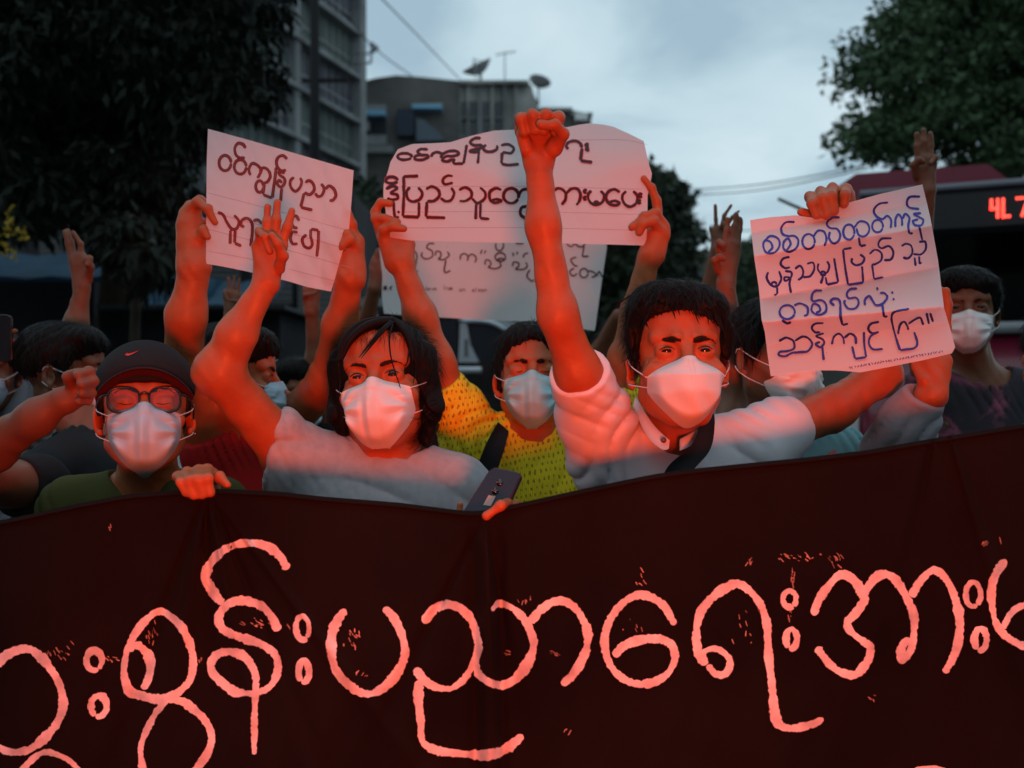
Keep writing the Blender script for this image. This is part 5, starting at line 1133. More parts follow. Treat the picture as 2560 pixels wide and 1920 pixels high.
# concrete block with satellite dishes ------------------------------
YC = 78.0
cb = thing('concrete_building', "weathered concrete apartment block with satellite dish on its flat roof, behind the wide sign", 'building', P(1150, 960, YC)*np.array([1, 1, 0]))
B_ = MB(); prism(B_, [(880, 1005), (880, 214), (905, 204), (940, 195), (990, 188), (1050, 192), (1110, 198), (1150, 202), (1150, 1005)], YC, 16); B_.build('left_wing', M_concd, cb, smooth=False)
B_ = MB(); prism(B_, [(1151, 1005), (1151, 209), (1200, 205), (1318, 202), (1330, 216), (1336, 240), (1344, 252), (1344, 1005)], YC+.6, 16); B_.build('right_wing', M_conc, cb, smooth=False)
B_ = MB(); pbox(B_, 1148, 203, 1322, 211, YC, 17, .3); B_.build('parapet', M_conc, cb, smooth=False)
for x in (1150, 1171, 1200, 1231, 1262, 1290):
    B_ = MB(); pbox(B_, x-3.2, 212, x+3.2, 1000, YC+.4, .5, .3); B_.build('pilaster', M_concl if x in (1200, 1262) else M_conc, cb, smooth=False)
for x0, x1 in ((1154, 1167), (1175, 1192), (1209, 1224), (1238, 1255)):
    for y0, y1 in ((254, 297), (309, 344), (358, 396), (410, 448)):
        B_ = MB(); pbox(B_, x0, y0, x1, y1, YC+.5, .2, .08); w = B_.build('window', M_glassd, cb, smooth=False)
        B_ = MB(); pbox(B_, x0-1, y1, x1+1, y1+3, YC+.5, .5, .35); B_.build('sill', M_concl, w, smooth=False)
for (x0, y0, x1, y1, m, d, nm) in ((903, 264, 966, 284, M_concl, .3, 'wall_panel'), (902, 286, 967, 297, M_bluel, 1.2, 'awning'), (903, 300, 966, 337, M_glassd, .2, 'window'), (906, 309, 926, 331, M_concl, .8, 'air_conditioner'), (903, 341, 968, 366, M_concl, .5, 'balcony_wall'), (1034, 265, 1108, 270, M_conc, .8, 'ledge'), (1034, 271, 1107, 281, M_bluel, 1.2, 'awning'), (996, 281, 1039, 346, mat('navy_board', (.025, .035, .06), .8), 1.0, 'water_tank'), (905, 372, 985, 388, M_concl, 1.0, 'ledge')):
    B_ = MB(); pbox(B_, x0, y0, x1, y1, YC, d+.2, d); B_.build(nm, m, cb, smooth=False)
B_ = MB(); prism(B_, [(1041, 296), (1062, 300), (1112, 350), (1041, 352)], YC-1.2, 1.1); B_.build('canopy', mat('slate_canopy', (.09, .12, .15), .7), cb, smooth=False)
B_ = MB(); prism(B_, [(1345, 1005), (1345, 270), (1420, 274), (1478, 284), (1480, 1005)], YC+3, 14); lw = B_.build('rear_wing', M_concd, cb, smooth=False)
B_ = MB(); pbox(B_, 1340, 268, 1432, 275, YC+2.5, 5); pbox(B_, 1428, 281, 1482, 286, YC+2.5, 5); B_.build('roof_slab', M_conc, cb, smooth=False)
tk = MB(); pbox(tk, 1437, 286, 1468, 304, YC+2.2, 1.2, .6); tag(tk.build('water_tank', mat('white_tank', (.7, .7, .7), .5), smooth=False), "small white tank on the lowest roof right of the raised fist", 'tank')
def dish(c, r, R, mast, label):
    t = thing('satellite_dish', label, 'satellite dish', c+np.array([0, 0, -mast]), group='satellite dishes on the concrete roof')
    n, m = 28, 8; vs = []; f = []
    for lay in (0, .05):
        for i in range(m+1):
            q = i/m*r
            for k in range(n): a = 2*math.pi*k/n; vs.append((q*math.cos(a), q*math.sin(a), q*q/(r*1.7)-lay))
    for lay in (0, 1):
        o = lay*(m+1)*n
        for i in range(m):
            for k in range(n): f.append((o+i*n+k, o+(i+1)*n+k, o+(i+1)*n+(k+1) % n, o+i*n+(k+1) % n))
    for k in range(n): f.append((m*n+k, m*n+(k+1) % n, 2*m*n+n+(k+1) % n, 2*m*n+n+k))
    v = np.array(vs)@R.T+c; mk('bowl', v, f, M_metal, t)
    B_ = MB(); B_.cyl(c+np.array([0, .0, -mast]), c+R@np.array([0, 0, -.05]), .09*r, 8); B_.build('mast', M_metal, t)
    B_ = MB(); tip = c+R@np.array([0, 0, r*.95])
    for a in (0, 2.1, 4.2): B_.cyl(c+R@np.array([r*.8*math.cos(a), r*.8*math.sin(a), r*.38]), tip, .025*r, 5)
    B_.sphere(tip, .07*r, 8, 6); B_.build('feed_arm', M_metal, t)
dish(P(1201, 184, YC+4), 1.30, np.array(Matrix.Rotation(math.radians(-28), 3, 'Y')@Matrix.Rotation(math.radians(58), 3, 'X')@Matrix.Rotation(math.radians(180), 3, 'X').inverted()) @ np.diag([1, 1, 1]) if False else np.array(Matrix.Rotation(math.radians(-26), 3, 'Y')@Matrix.Rotation(math.radians(14), 3, 'X')), .9, "large satellite dish tilted on the middle of the concrete roof")
dish(P(1346, 216, YC+6), .95, np.array(Matrix.Rotation(math.radians(16), 3, 'Y')@Matrix.Rotation(math.radians(-12), 3, 'X')), 1.6, "smaller satellite dish at the right corner of the concrete roof")
B_ = MB()
B_.cyl(P(1262, 204, YC+3), P(1262, 128, YC+3), .05, 5); B_.cyl(P(1240, 137, YC+3), P(1290, 128, YC+3), .04, 5)
for k in range(5): B_.cyl(P(1243+k*10, 132-k*1.5, YC+3), P(1243+k*10, 141-k*1.5, YC+3), .025, 5)
tag(B_.build('television_antenna', M_metal), "thin television antenna on a pole above the concrete roof", 'antenna')
B_ = MB(); B_.cyl(P(1190, 205, YC+2), P(1188, 154, YC+2), .04, 5); B_.cyl(P(1181, 160, YC+2), P(1195, 157, YC+2), .03, 5); tag(B_.build('rooftop_pole', M_metal), "short rooftop pole left of the large satellite dish", 'pole')

# tall building on the left ----------------------------------------
tb = thing('tall_building', "tall grey apartment block with screened balconies rising beside the left tree", 'building', (-12, 60, 0))
fB = np.array([-10.1, 66.0]); dirn = np.array([-.307, -1.0]); dirn /= np.linalg.norm(dirn)     # facade runs towards the camera
def fp(s, o, z):      # s metres along the facade from the far corner, o metres out from it
    n_ = np.array([-dirn[1], dirn[0]]); n_ = n_ if n_[0] > 0 else -n_
    q = fB+dirn*s+n_*o; return (q[0], q[1], z)
def fbox(B_, s0, s1, o0, o1, z0, z1):
    v = [fp(s, o, z) for s in (s0, s1) for o in (o0, o1) for z in (z0, z1)]
    B_.add(v, [(0,1,3,2),(4,6,7,5),(0,4,5,1),(2,3,7,6),(0,2,6,4),(1,5,7,3)])
B_ = MB(); fbox(B_, 0, 30, -14, -1.2, 0, 42); B_.build('wall', mat('grey_render', (.10, .10, .115), .95, (2, .4, .04), .2, (.3, .3)), tb, smooth=False)
B_ = MB(); fbox(B_, -.5, .35, -1.6, .25, 0, 42); B_.build('corner_column', M_concl, tb, smooth=False)
B_ = MB(); fbox(B_, 8.1, 8.7, -1.6, .15, 0, 42); B_.build('column', M_concl, tb, smooth=False)
B_ = MB(); fbox(B_, 16.8, 17.6, -1.6, .15, 0, 42); B_.build('column', M_concl, tb, smooth=False)
M_scr = ramp_mat('balcony_screen', [(.35, (.045, .07, .06)), (.65, (.08, .095, .095))], 2.5, .8)
M_scr2 = mat('dark_screen', (.06, .06, .075), .8, None, .4, (1.2, .4))
for i in range(15):
    z = 1.2+i*2.9
    B_ = MB(); fbox(B_, .35, 29, -1.2, .35, z, z+.28); B_.build('balcony_slab', M_concl, tb, smooth=False)
    for j, (a, b) in enumerate(((.5, 8.0), (8.8, 16.7), (17.7, 26))):
        B_ = MB(); fbox(B_, a, b, -.5, -.35, z+.28, z+2.9); sc_ = B_.build('balcony_screen', M_scr if (i+j) % 2 == 1 else M_scr2, tb, smooth=False)
        B_ = MB()
        for k in range(9): s0 = a+(b-a)*k/8; fbox(B_, s0-.03, s0+.03, -.33, -.27, z+.28, z+2.9)
        fbox(B_, a, b, -.33, -.27, z+1.25, z+1.33); B_.build('grille', M_metal, sc_, smooth=False)
# bracket with insulators on the corner
B_ = MB(); Yk = 60
B_.cyl(P(886, 135, Yk), P(928, 133, Yk), .07, 5); B_.cyl(P(886, 158, Yk), P(926, 158, Yk), .07, 5); B_.cyl(P(928, 133, Yk), P(927, 158, Yk), .07, 5); B_.cyl(P(928, 133, Yk), P(936, 112, Yk), .08, 5)
for x, y in ((930, 112), (940, 120), (932, 126)): B_.sphere(P(x, y, Yk), .18, 8, 6)
tag(B_.build('wire_bracket', M_metal), "metal wire bracket with insulators on the corner of the tall building", 'bracket')

def wire(name, pts, Y0, Y1, r, label, sag=6):
    n = len(pts); c = spline(pts, 12); t = np.linspace(0, 1, len(c)); W_ = [P(x, y+sag*4*a*(1-a), Y0+(Y1-Y0)*a) for (x, y), a in zip(c, t)]
    B_ = MB(); B_.tube(W_, r, 5); tag(B_.build(name, M_black), label, 'cable', 'overhead cables')
wire('overhead_cable', [(930, -30), (1040, 78), (1150, 198)], 40, 76, .035, "upper overhead cable crossing the sky down to the concrete roof")
wire('overhead_cable', [(855, 25), (935, 112), (1030, 190)], 52, 76, .04, "lower overhead cable running from the corner bracket to the concrete roof")
wire('overhead_cable', [(1640, 478), (1900, 458), (2160, 415)], 44, 26, .022, "upper of two thin cables strung between the trees", 3)
wire('overhead_cable', [(1650, 490), (1900, 472), (2170, 421)], 44, 26, .022, "lower of two thin cables strung between the trees", 3)
wire('overhead_cable', [(1700, 577), (1800, 578), (1900, 574)], 60, 60, .03, "short cable low in the sky above the far building", 2)

# far building ------------------------------------------------------
fb = thing('far_building', "low beige building far down the street between the trees", 'building', P(1800, 960, 110)*np.array([1, 1, 0]))
B_ = MB(); prism(B_, [(1690, 1000), (1690, 640), (1738, 634), (1775, 630), (1845, 640), (1870, 640), (1870, 1000)], 110, 12); B_.build('wall', mat('beige_render', (.15, .14, .10), .95, (1, .3, .05), .2, (.2, .4)), fb, smooth=False)
B_ = MB(); pbox(B_, 1685, 630, 1875, 642, 109.5, 3); B_.build('roof_slab', M_concd, fb, smooth=False)
for i in range(4):
    for j in range(3): B_ = MB(); pbox(B_, 1740+i*28, 665+j*60, 1756+i*28, 695+j*60, 110, .2, .1); B_.build('window', M_glassd, fb, smooth=False)
B_ = MB(); pbox(B_, 1852, 604, 1900, 1000, 120, 12); tag(B_.build('pale_tower', mat('pale_render', (.45, .46, .46), .9, (1, .2, .02), .2, (.2, .2)), smooth=False), "pale square tower block far away beside the blue-lettered sign", 'building')

# trees -------------------------------------------------------------
def inside(poly, p):
    x, y = p[:, 0], p[:, 1]; c = np.zeros(len(p), bool); n = len(poly)
    for i in range(n):
        (x1, y1), (x2, y2) = poly[i], poly[(i+1) % n]
        c ^= ((y1 > y) != (y2 > y)) & (x < (x2-x1)*(y-y1)/(y2-y1+1e-9)+x1)
    return c
def leafmat(name, c):
    m = ramp_mat(name, [(.3, tuple(a*.6 for a in c)), (.7, tuple(a*1.35 for a in c))], 1.3, .6, bump=0); m.node_tree.nodes['Principled BSDF'].inputs['Specular IOR Level'].default_value = .12; return m
def tree(name, label, poly, Y0, Y1, nclump, nleaf, lw, ll, m, trunk, limbs, seed, crad, droop=.2, group=None, flat=1.0):
    r = np.random.default_rng(seed); poly = [tuple(map(float, q)) for q in poly]
    xs = [q[0] for q in poly]; ys = [q[1] for q in poly]; C_ = []
    while len(C_) < nclump:
        p = np.stack([r.uniform(min(xs), max(xs), 400), r.uniform(min(ys), max(ys), 400)], 1); p = p[inside(poly, p)]
        C_ += list(p)
    C_ = np.array(C_[:nclump]); Yc = r.uniform(Y0, Y1, nclump); ctr = np.stack([(C_[:, 0]-1280)/F*((Y0+Y1)/2), Yc, CAMH-(C_[:, 1]-960)/F*((Y0+Y1)/2)], 1)
    # clumps keep their angular outline while spread in depth
    ctr = np.stack([(C_[:, 0]-1280)/F*Yc, Yc, CAMH-(C_[:, 1]-960)/F*Yc], 1)
    tb_ = P(*trunk[0]); root = thing(name, label, 'tree', (tb_[0], tb_[1], 0), group)
    B_ = MB(); tp = [P(*q) for q in trunk]; tp = [np.array([tp[0][0], tp[0][1], -.05])]+tp[1:] if True else tp
    B_.tube(spline(tp, .5), [lw*0+limbs, limbs*.8, limbs*.55], 10); B_.build('trunk', M_bark, root)
    B_ = MB()
    for i in range(min(nclump, 46)):
        a = tp[-1] if i % 2 else tp[len(tp)//2+ (1 if len(tp) > 3 else 0)]; e_ = ctr[i]; mid = (a+e_)/2+np.array([0, 0, .08*np.linalg.norm(e_-a)])
        B_.tube(spline([a, mid, e_], .4), [limbs*.32, limbs*.16, limbs*.05], 6)
    B_.build('limb', M_bark, root)
    n = nclump*nleaf; cr_ = crad*r.uniform(.55, 1.25, nclump); k = np.repeat(np.arange(nclump), nleaf)
    d = r.normal(0, 1, (n, 3)); d /= np.linalg.norm(d, axis=1)[:, None]; rad = r.uniform(0, 1, n)**.45
    pos = ctr[k]+d*(rad*cr_[k])[:, None]*np.array([1, 1, .62*flat])
    dn = d*.6+r.normal(0, .6, (n, 3))+np.array([0, 0, -droop*3]); dn /= np.linalg.norm(dn, axis=1)[:, None]
    sd_ = np.cross(dn, r.normal(0, 1, (n, 3))); sd_ /= np.linalg.norm(sd_, axis=1)[:, None]+1e-9
    L_ = ll*r.uniform(.6, 1.3, n)[:, None]; w_ = lw*r.uniform(.7, 1.2, n)[:, None]
    nn = np.cross(dn, sd_)
    v = np.stack([pos, pos+dn*L_*.45+sd_*w_+nn*w_*.3, pos+dn*L_, pos+dn*L_*.45-sd_*w_+nn*w_*.3], 1).reshape(-1, 3)
    f = np.arange(n*4).reshape(n, 4); f = np.concatenate([f[:, [0, 1, 2]], f[:, [0, 2, 3]]])
    mk('crown', v, f, m, root, smooth=False)
    return root
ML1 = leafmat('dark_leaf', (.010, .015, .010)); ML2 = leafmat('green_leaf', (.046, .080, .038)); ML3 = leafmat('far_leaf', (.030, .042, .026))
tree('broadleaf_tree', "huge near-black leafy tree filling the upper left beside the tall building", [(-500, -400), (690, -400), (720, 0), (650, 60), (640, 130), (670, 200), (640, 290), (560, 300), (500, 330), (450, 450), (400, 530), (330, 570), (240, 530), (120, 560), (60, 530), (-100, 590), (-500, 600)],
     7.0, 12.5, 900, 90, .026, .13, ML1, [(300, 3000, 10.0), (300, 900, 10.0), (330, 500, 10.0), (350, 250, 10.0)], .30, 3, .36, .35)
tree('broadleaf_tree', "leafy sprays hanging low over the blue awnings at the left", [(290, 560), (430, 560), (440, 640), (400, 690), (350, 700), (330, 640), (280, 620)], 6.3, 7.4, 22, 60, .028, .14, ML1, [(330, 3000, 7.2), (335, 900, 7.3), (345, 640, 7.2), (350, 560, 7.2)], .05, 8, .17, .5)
tree('broadleaf_tree', "broad green shade tree with a ragged crown rising behind the bus", [(2330, -150), (2300, -10), (2230, 50), (2180, 90), (2130, 130), (2118, 165), (2150, 215), (2125, 262), (2165, 300), (2140, 335), (2108, 378), (2160, 402), (2300, 420), (2900, 430), (2900, -150)],
     20, 30, 430, 170, .060, .20, ML2, [(2520, 1300, 25), (2520, 700, 25), (2500, 400, 25), (2480, 200, 25)], .55, 4, .84, .12, flat=.8)
tree('broadleaf_tree', "dark round-crowned street tree right of the wide sign's edge", [(1560, 480), (1610, 445), (1650, 445), (1690, 480), (1718, 505), (1705, 560), (1738, 590), (1705, 640), (1730, 700), (1742, 760), (1740, 940), (1480, 940), (1480, 560)],
     38, 50, 190, 110, .13, .38, ML3, [(1610, 1200, 44), (1610, 900, 44), (1612, 700, 44), (1615, 560, 44)], .4, 5, 1.15, .15)
tree('broadleaf_tree', "dark tree behind the wide sign's left edge, below the concrete building", [(868, 470), (900, 440), (940, 450), (990, 480), (1060, 520), (1180, 560), (1300, 560), (1480, 560), (1480, 940), (850, 940), (860, 600)],
     40, 52, 230, 100, .14, .40, ML3, [(1020, 1200, 46), (1020, 900, 46), (1010, 750, 46), (1000, 620, 46)], .4, 6, 1.3, .15)
tree('broadleaf_tree', "small green tree far off right of the two raised palms", [(1830, 625), (1860, 612), (1900, 620), (1915, 700), (1915, 940), (1835, 940), (1828, 700)], 70, 80, 70, 70, .18, .5, leafmat('sage_leaf', (.055, .075, .045)), [(1870, 1150, 75), (1870, 900, 75), (1870, 750, 75), (1872, 680, 75)], .4, 9, 1.6, .1)
# yellow blossom sprays
B_ = MB(); r = np.random.default_rng(4)
for i in range(26):
    x, y = r.uniform(-30, 62), r.uniform(520, 640); 
    if (x > 30 and y < 550): continue
    c = P(x, y, 6.5+r.uniform(-.2, .2))
    for k in range(5):
        d = r.normal(0, 1, 3); d /= np.linalg.norm(d); s_ = np.cross(d, [0, 1, .3]); s_ /= np.linalg.norm(s_); a = c+r.normal(0, .008, 3)
        B_.add([a, a+d*.020+s_*.011, a+d*.036, a+d*.020-s_*.011], [(0, 1, 2, 3)])
tag(B_.build('yellow_blossom', mat('yellow_petal', (.36, .24, .012), .7), smooth=False), "sprays of small yellow blossom at the left edge above the blue awning", 'flowers', kind='stuff')

# utility pole ------------------------------------------------------
up = thing('utility_pole', "dark utility pole standing in front of the tall building's balconies", 'pole', P(787, 960, 20)*np.array([1, 1, 0]))
B_ = MB(); a = P(787, 960, 20); B_.tube([(a[0], a[1], -.05), (a[0], a[1], 5), (a[0], a[1], 9.3)], [.13, .11, .09], 12); B_.build('shaft', M_black, up)
B_ = MB(); B_.box((a[0]+.2, a[1], 7.6), (.9, .06, .07)); B_.build('crossarm', M_black, up)

# stalls with blue awnings ------------------------------------------
def stall(label, x0, x1, ytop, ybot, Y, depth, wall):
    t = thing('awning_stall', label, 'stall', P((x0+x1)/2, 960, Y)*np.array([1, 1, 0]), 'roadside stalls under awnings')
    a, b = P(x0, ytop, Y+depth), P(x1, ytop, Y+depth); c, d = P(x1, ybot, Y), P(x0, ybot, Y); a[0] = d[0]; b[0] = c[0]; n = 16; vs = []; f = []
    for i in range(n+1):
        u = i/n
        for j in range(7):
            w = j/6; q = (a*(1-u)+b*u)*(1-w)+(d*(1-u)+c*u)*w; q = q+np.array([0, 0, -.10*math.sin(math.pi*w)-.04*math.sin(u*math.pi*4)**2]); vs.append(q)
        vs.append(vs[-1]+np.array([0, -.01, -.16-.03*math.sin(i*2.1)]))
    for i in range(n):
        for j in range(7): k = i*8+j; f.append((k, k+1, k+9, k+8))
    vs = np.array(vs); m_ = len(vs); f2 = [tuple(q+m_ for q in ff[::-1]) for ff in f]
    mk('awning', np.concatenate([vs, vs+np.array([0, 0, -.012])]), f+f2, M_blue, t)
    for q in (c, d):
        B_ = MB(); B_.cyl((q[0], q[1]+.05, 0), (q[0], q[1]+.05, q[2]), .03, 8); B_.build('post', M_metal, t)
    B_ = MB(); B_.box(((c[0]+d[0])/2, Y+depth*.6, .45), (abs(c[0]-d[0])*.9, .7, .9)); B_.build('counter', mat('dark_counter', (.03, .03, .035), .8), t, smooth=False)
stall("roadside stall with a blue awning at the far left under the flowering branch", -260, 250, 632, 690, 11.5, 1.6, 0)
stall("roadside stall with a darker sagging blue awning between the salute and the left sign", 262, 470, 690, 765, 10.0, 1.3, 0)
stall("roadside stall with blue awning just left of the left sign's lower edge", 430, 640, 700, 760, 11.2, 1.5, 0)
sw = thing('shop_row', "dim shop row with pale shutters behind the blue awnings at the left", 'building', P(300, 960, 17)*np.array([1, 1, 0]))
B_ = MB(); pbox(B_, -500, 480, 885, 1180, 17.5, 3); B_.build('wall', mat('dark_shop_wall', (.045, .045, .05), .95, (2, .4, .03), .2, (.6, .4)), sw, smooth=False)  # plain dark wall with uneven tone
for x0, x1, y0, y1, c in ((272, 352, 575, 700, .20), (362, 452, 590, 700, .16), (100, 180, 560, 650, .08), (520, 600, 600, 720, .07), (630, 730, 640, 760, .09), (745, 870, 690, 800, .12)):
    B_ = MB(); pbox(B_, x0, y0, x1, y1, 17.4, .1, .02); s_ = B_.build('shutter', mat('shutter_%d' % int(c*100), (c, c*1.05, c*1.1), .8), sw, smooth=False)
    B_ = MB()
    for k in range(1, 8): pbox(B_, x0+1, y0+(y1-y0)*k/8-.7, x1-1, y0+(y1-y0)*k/8+.7, 17.37, .02, .01)
    B_.build('rib', M_metal, s_, smooth=False)
# low wall/crowd-dark kiosks behind people
kk = thing('kiosk', "dark roadside kiosk standing behind the raised arms at the left", 'kiosk', P(560, 960, 9)*np.array([1, 1, 0]))
B_ = MB(); pbox(B_, 250, 770, 700, 1340, 9.5, 1.5); B_.build('wall', mat('kiosk_wall', (.022, .022, .026), .9, (4, .4, .02), .2, (1.5, .4)), kk, smooth=False)
B_ = MB(); pbox(B_, 240, 762, 712, 772, 9.2, 2); B_.build('roof', mat('kiosk_roof', (.04, .045, .05), .8), kk, smooth=False)
B_ = MB(); pbox(B_, -400, 705, 235, 1340, 10.5, 1.2); B_.build('shutter', mat('kiosk_shutter', (.018, .018, .022), .9), kk, smooth=False)

# bus -----------------------------------------------------------------
bx = np.array([.906, -.423, 0]); by = np.array([.423, .906, 0]); bo = np.array([2.77, 8.0, 0]); RB = np.stack([bx, by, [0, 0, 1]], 1)
def bb(B_, x0, x1, y0, y1, z0, z1, r=0):
    c = bo+RB@np.array([(x0+x1)/2, (y0+y1)/2, (z0+z1)/2])
    if r: B_.rbox(c, (x1-x0, y1-y0, z1-z0), r, RB)
    else: B_.box(c, (x1-x0, y1-y0, z1-z0), RB)
M_bus = mat('maroon_bus_paint', (.20, .012, .035), .3, (4, .1, .01), .5, (1, .2), coat=.4); M_busd = mat('black_bus_trim', (.012, .010, .012), .5)
bus = thing('bus', "dark red city bus with a lit red route display, right behind the crowd", 'bus', bo)
B_ = MB(); bb(B_, 0, 2.5, .02, 10, .35, 1.88, .12); B_.build('body', M_bus, bus)
B_ = MB(); bb(B_, 0, 2.5, .0, 10, 2.66, 3.03, .10); B_.build('roof', M_busd, bus)
B_ = MB(); bb(B_, .02, 2.48, -.02, .10, 3.0, 3.05, .03); B_.build('roof_edge', mat('grey_edge', (.2, .2, .23), .5), bus)
v = [];  # sloping roof fairing
for (x, y, z) in ((-.36, .9, 3.04), (-.30, .9, 3.24), (-.10, .9, 3.37), (.957, .9, 3.36), (1.13, .9, 3.20), (1.22, .9, 3.04)): v.append(bo+RB@np.array([x, y, z]))
v = np.array(v); n = len(v); v2 = v+by*5.5; B_ = MB(); B_.add(np.concatenate([v, v2]), [tuple(range(n)), tuple(range(n, 2*n))[::-1]]+[(i, n+i, n+(i+1) % n, (i+1) % n) for i in range(n)]); B_.build('roof_fairing', M_bus, bus, smooth=False)
for x in (0.02, 2.38):
    for y in (.05, 2.2, 4.4, 6.6, 9.7): B_ = MB(); bb(B_, x, x+.10, y, y+.10, 1.88, 2.66); B_.build('pillar', M_busd, bus, smooth=False)
B_ = MB(); bb(B_, .05, 2.45, 9.85, 9.9, 1.88, 2.66); B_.build('rear_wall', M_busd, bus, smooth=False)
def glass(name='tinted_glass', tint=.35, mixv=.75):
    m = bpy.data.materials.new(name); m.use_nodes = True; t = m.node_tree; t.nodes.clear(); o = t.nodes.new('ShaderNodeOutputMaterial'); a = t.nodes.new('ShaderNodeBsdfTransparent'); a.inputs[0].default_value = (tint, tint, tint*1.05, 1); g_ = t.nodes.new('ShaderNodeBsdfGlossy'); g_.inputs['Roughness'].default_value = .05; g_.inputs[0].default_value = (.6, .6, .62, 1)
    fr = t.nodes.new('ShaderNodeFresnel'); fr.inputs[0].default_value = 1.45; mx_ = t.nodes.new('ShaderNodeMixShader'); t.links.new(fr.outputs[0], mx_.inputs[0]); t.links.new(a.outputs[0], mx_.inputs[1]); t.links.new(g_.outputs[0], mx_.inputs[2]); t.links.new(mx_.outputs[0], o.inputs[0]); return m
M_gl = glass()
B_ = MB(); bb(B_, .12, 2.38, .04, .055, 1.97, 2.66); B_.build('windscreen', M_gl, bus, smooth=False)
B_ = MB(); bb(B_, .02, 2.48, -.04, .03, 1.885, 1.97, .02); B_.build('grey_strip', mat('grey_strip', (.30, .31, .32), .6, None, .4, (3, .3)), bus)
for i, y in enumerate((.2, 2.35, 4.55, 6.75)):
    B_ = MB(); bb(B_, .045, .06, y, y+2.0, 1.9, 2.64); B_.build('side_window', M_gl, bus, smooth=False)
M_yp = mat('yellow_handrail', (.70, .38, .02), .5)
for x, y in ((.62, 1.4), (1.5, 1.8), (1.1, 3.2)): B_ = MB(); p0 = bo+RB@np.array([x, y, 1.3]); B_.cyl(p0, p0+np.array([0, 0, 1.35]), .022, 8); B_.build('handrail', M_yp, bus)
B_ = MB(); B_.cyl(bo+RB@np.array([.62, 1.4, 2.35]), bo+RB@np.array([1.0, 1.4, 2.35]), .018, 8); B_.build('handrail', M_yp, bus)
B_ = MB(); bb(B_, .55, 1.75, -.03, 0, 2.70, 2.96, .01); led = B_.build('route_display', M_busd, bus, smooth=False)
M_led = emit('red_led', (1.0, .075, .05), 3.4)
def seglet(segs, x0, z0, w, h):
    B_ = MB()
    for (a, b, c, d) in segs:
        p, q = bo+RB@np.array([x0+a*w, -.036, z0+b*h]), bo+RB@np.array([x0+c*w, -.036, z0+d*h]); L_ = np.linalg.norm(q-p); n_ = max(2, int(L_/.019))
        for i in range(n_+1): B_.box(p+(q-p)*i/n_, (.017, .008, .017), RB)
    B_.build('led_character', M_led, led, smooth=False)
seglet([(0, 1, 0, .5), (0, .5, 1, .5), (.95, 1, .95, 0)], .975, 2.765, .045, .13)
seglet([(0, 1, 0, 0), (0, 0, .9, 0)], 1.055, 2.765, .045, .13)
seglet([(0, 1, 1, 1), (1, 1, .45, 0)], 1.15, 2.765, .075, .13)
for x in (.25, 2.25): B_ = MB(); B_.sphere(bo+RB@np.array([x, -.01, .75]), (.12, .04, .09), 12, 8, RB); B_.build('headlight', mat('lamp_glass', (.5, .5, .5), .1), bus)
for x in (.1, 2.4):
    for y in (1.8, 7.6): B_ = MB(); c = bo+RB@np.array([x, y, .48]); B_.cyl(c-bx*.13, c+bx*.13, .48, 22); B_.build('wheel', M_shoe, bus)
B_ = MB(); B_.tube([bo+RB@np.array([.1, -.05, 2.62]), P(2050, 552, 7.9), P(2000, 521, 7.85), P(1946, 497, 7.8)], [.03, .02, .016, .014], 6); B_.build('mirror_arm', M_metal, bus)

# low dark buildings closing the street at the right
mb = thing('market_building', "long low dark building beyond the crowd at the right, under the shade tree", 'building', P(2250, 960, 50)*np.array([1, 1, 0]))
B_ = MB(); prism(B_, [(1930, 1050), (1930, 770), (2080, 762), (2300, 740), (2900, 720), (2900, 1050)], 50, 8); B_.build('wall', M_concd, mb, smooth=False)
for i in range(14):
    B_ = MB(); pbox(B_, 1945+i*60, 820, 1985+i*60, 870, 50, .2, .06); B_.build('window', M_glassd, mb, smooth=False)
B_ = MB(); prism(B_, [(1925, 772), (2080, 760), (2300, 737), (2900, 716), (2900, 724), (2080, 768), (1925, 780)], 49.4, 9); B_.build('eave', M_conc, mb, smooth=False)
bs = thing('added_rear_block', "plain unseen block added behind the photographer to hold back sky light", 'building', (0, -13, 0))
B_ = MB(); B_.box((0, -16, 4.5), (60, 6, 9)); B_.build('wall', M_conc, bs, smooth=False)  # added out of view, its height set to limit ambient light
for i in range(11):
    for j in range(2): B_ = MB(); B_.box((-25+i*5, -12.97, 2.4+j*3), (2.2, .1, 1.5)); B_.build('window', M_glassd, bs, smooth=False)  # windows of the added rear block
for sx, lab in ((-1, "unseen block added beside the road on the left to hold back sky light"), (1, "unseen block added beside the road on the right to hold back sky light")):
    sb = thing('added_side_block', lab, 'building', (sx*17, 0, 0), 'added unseen blocks beside the photographer')
    B_ = MB(); B_.box((sx*20, -2, 5), (6, 22, 10)); B_.build('wall', M_conc, sb, smooth=False)  # added out of view to cut ambient light from the side
    for i in range(4):
        for j in range(3): B_ = MB(); B_.box((sx*16.97, -9+i*4.5, 2.4+j*3), (.1, 2, 1.5)); B_.build('window', M_glassd, sb, smooth=False)  # windows of the added side block
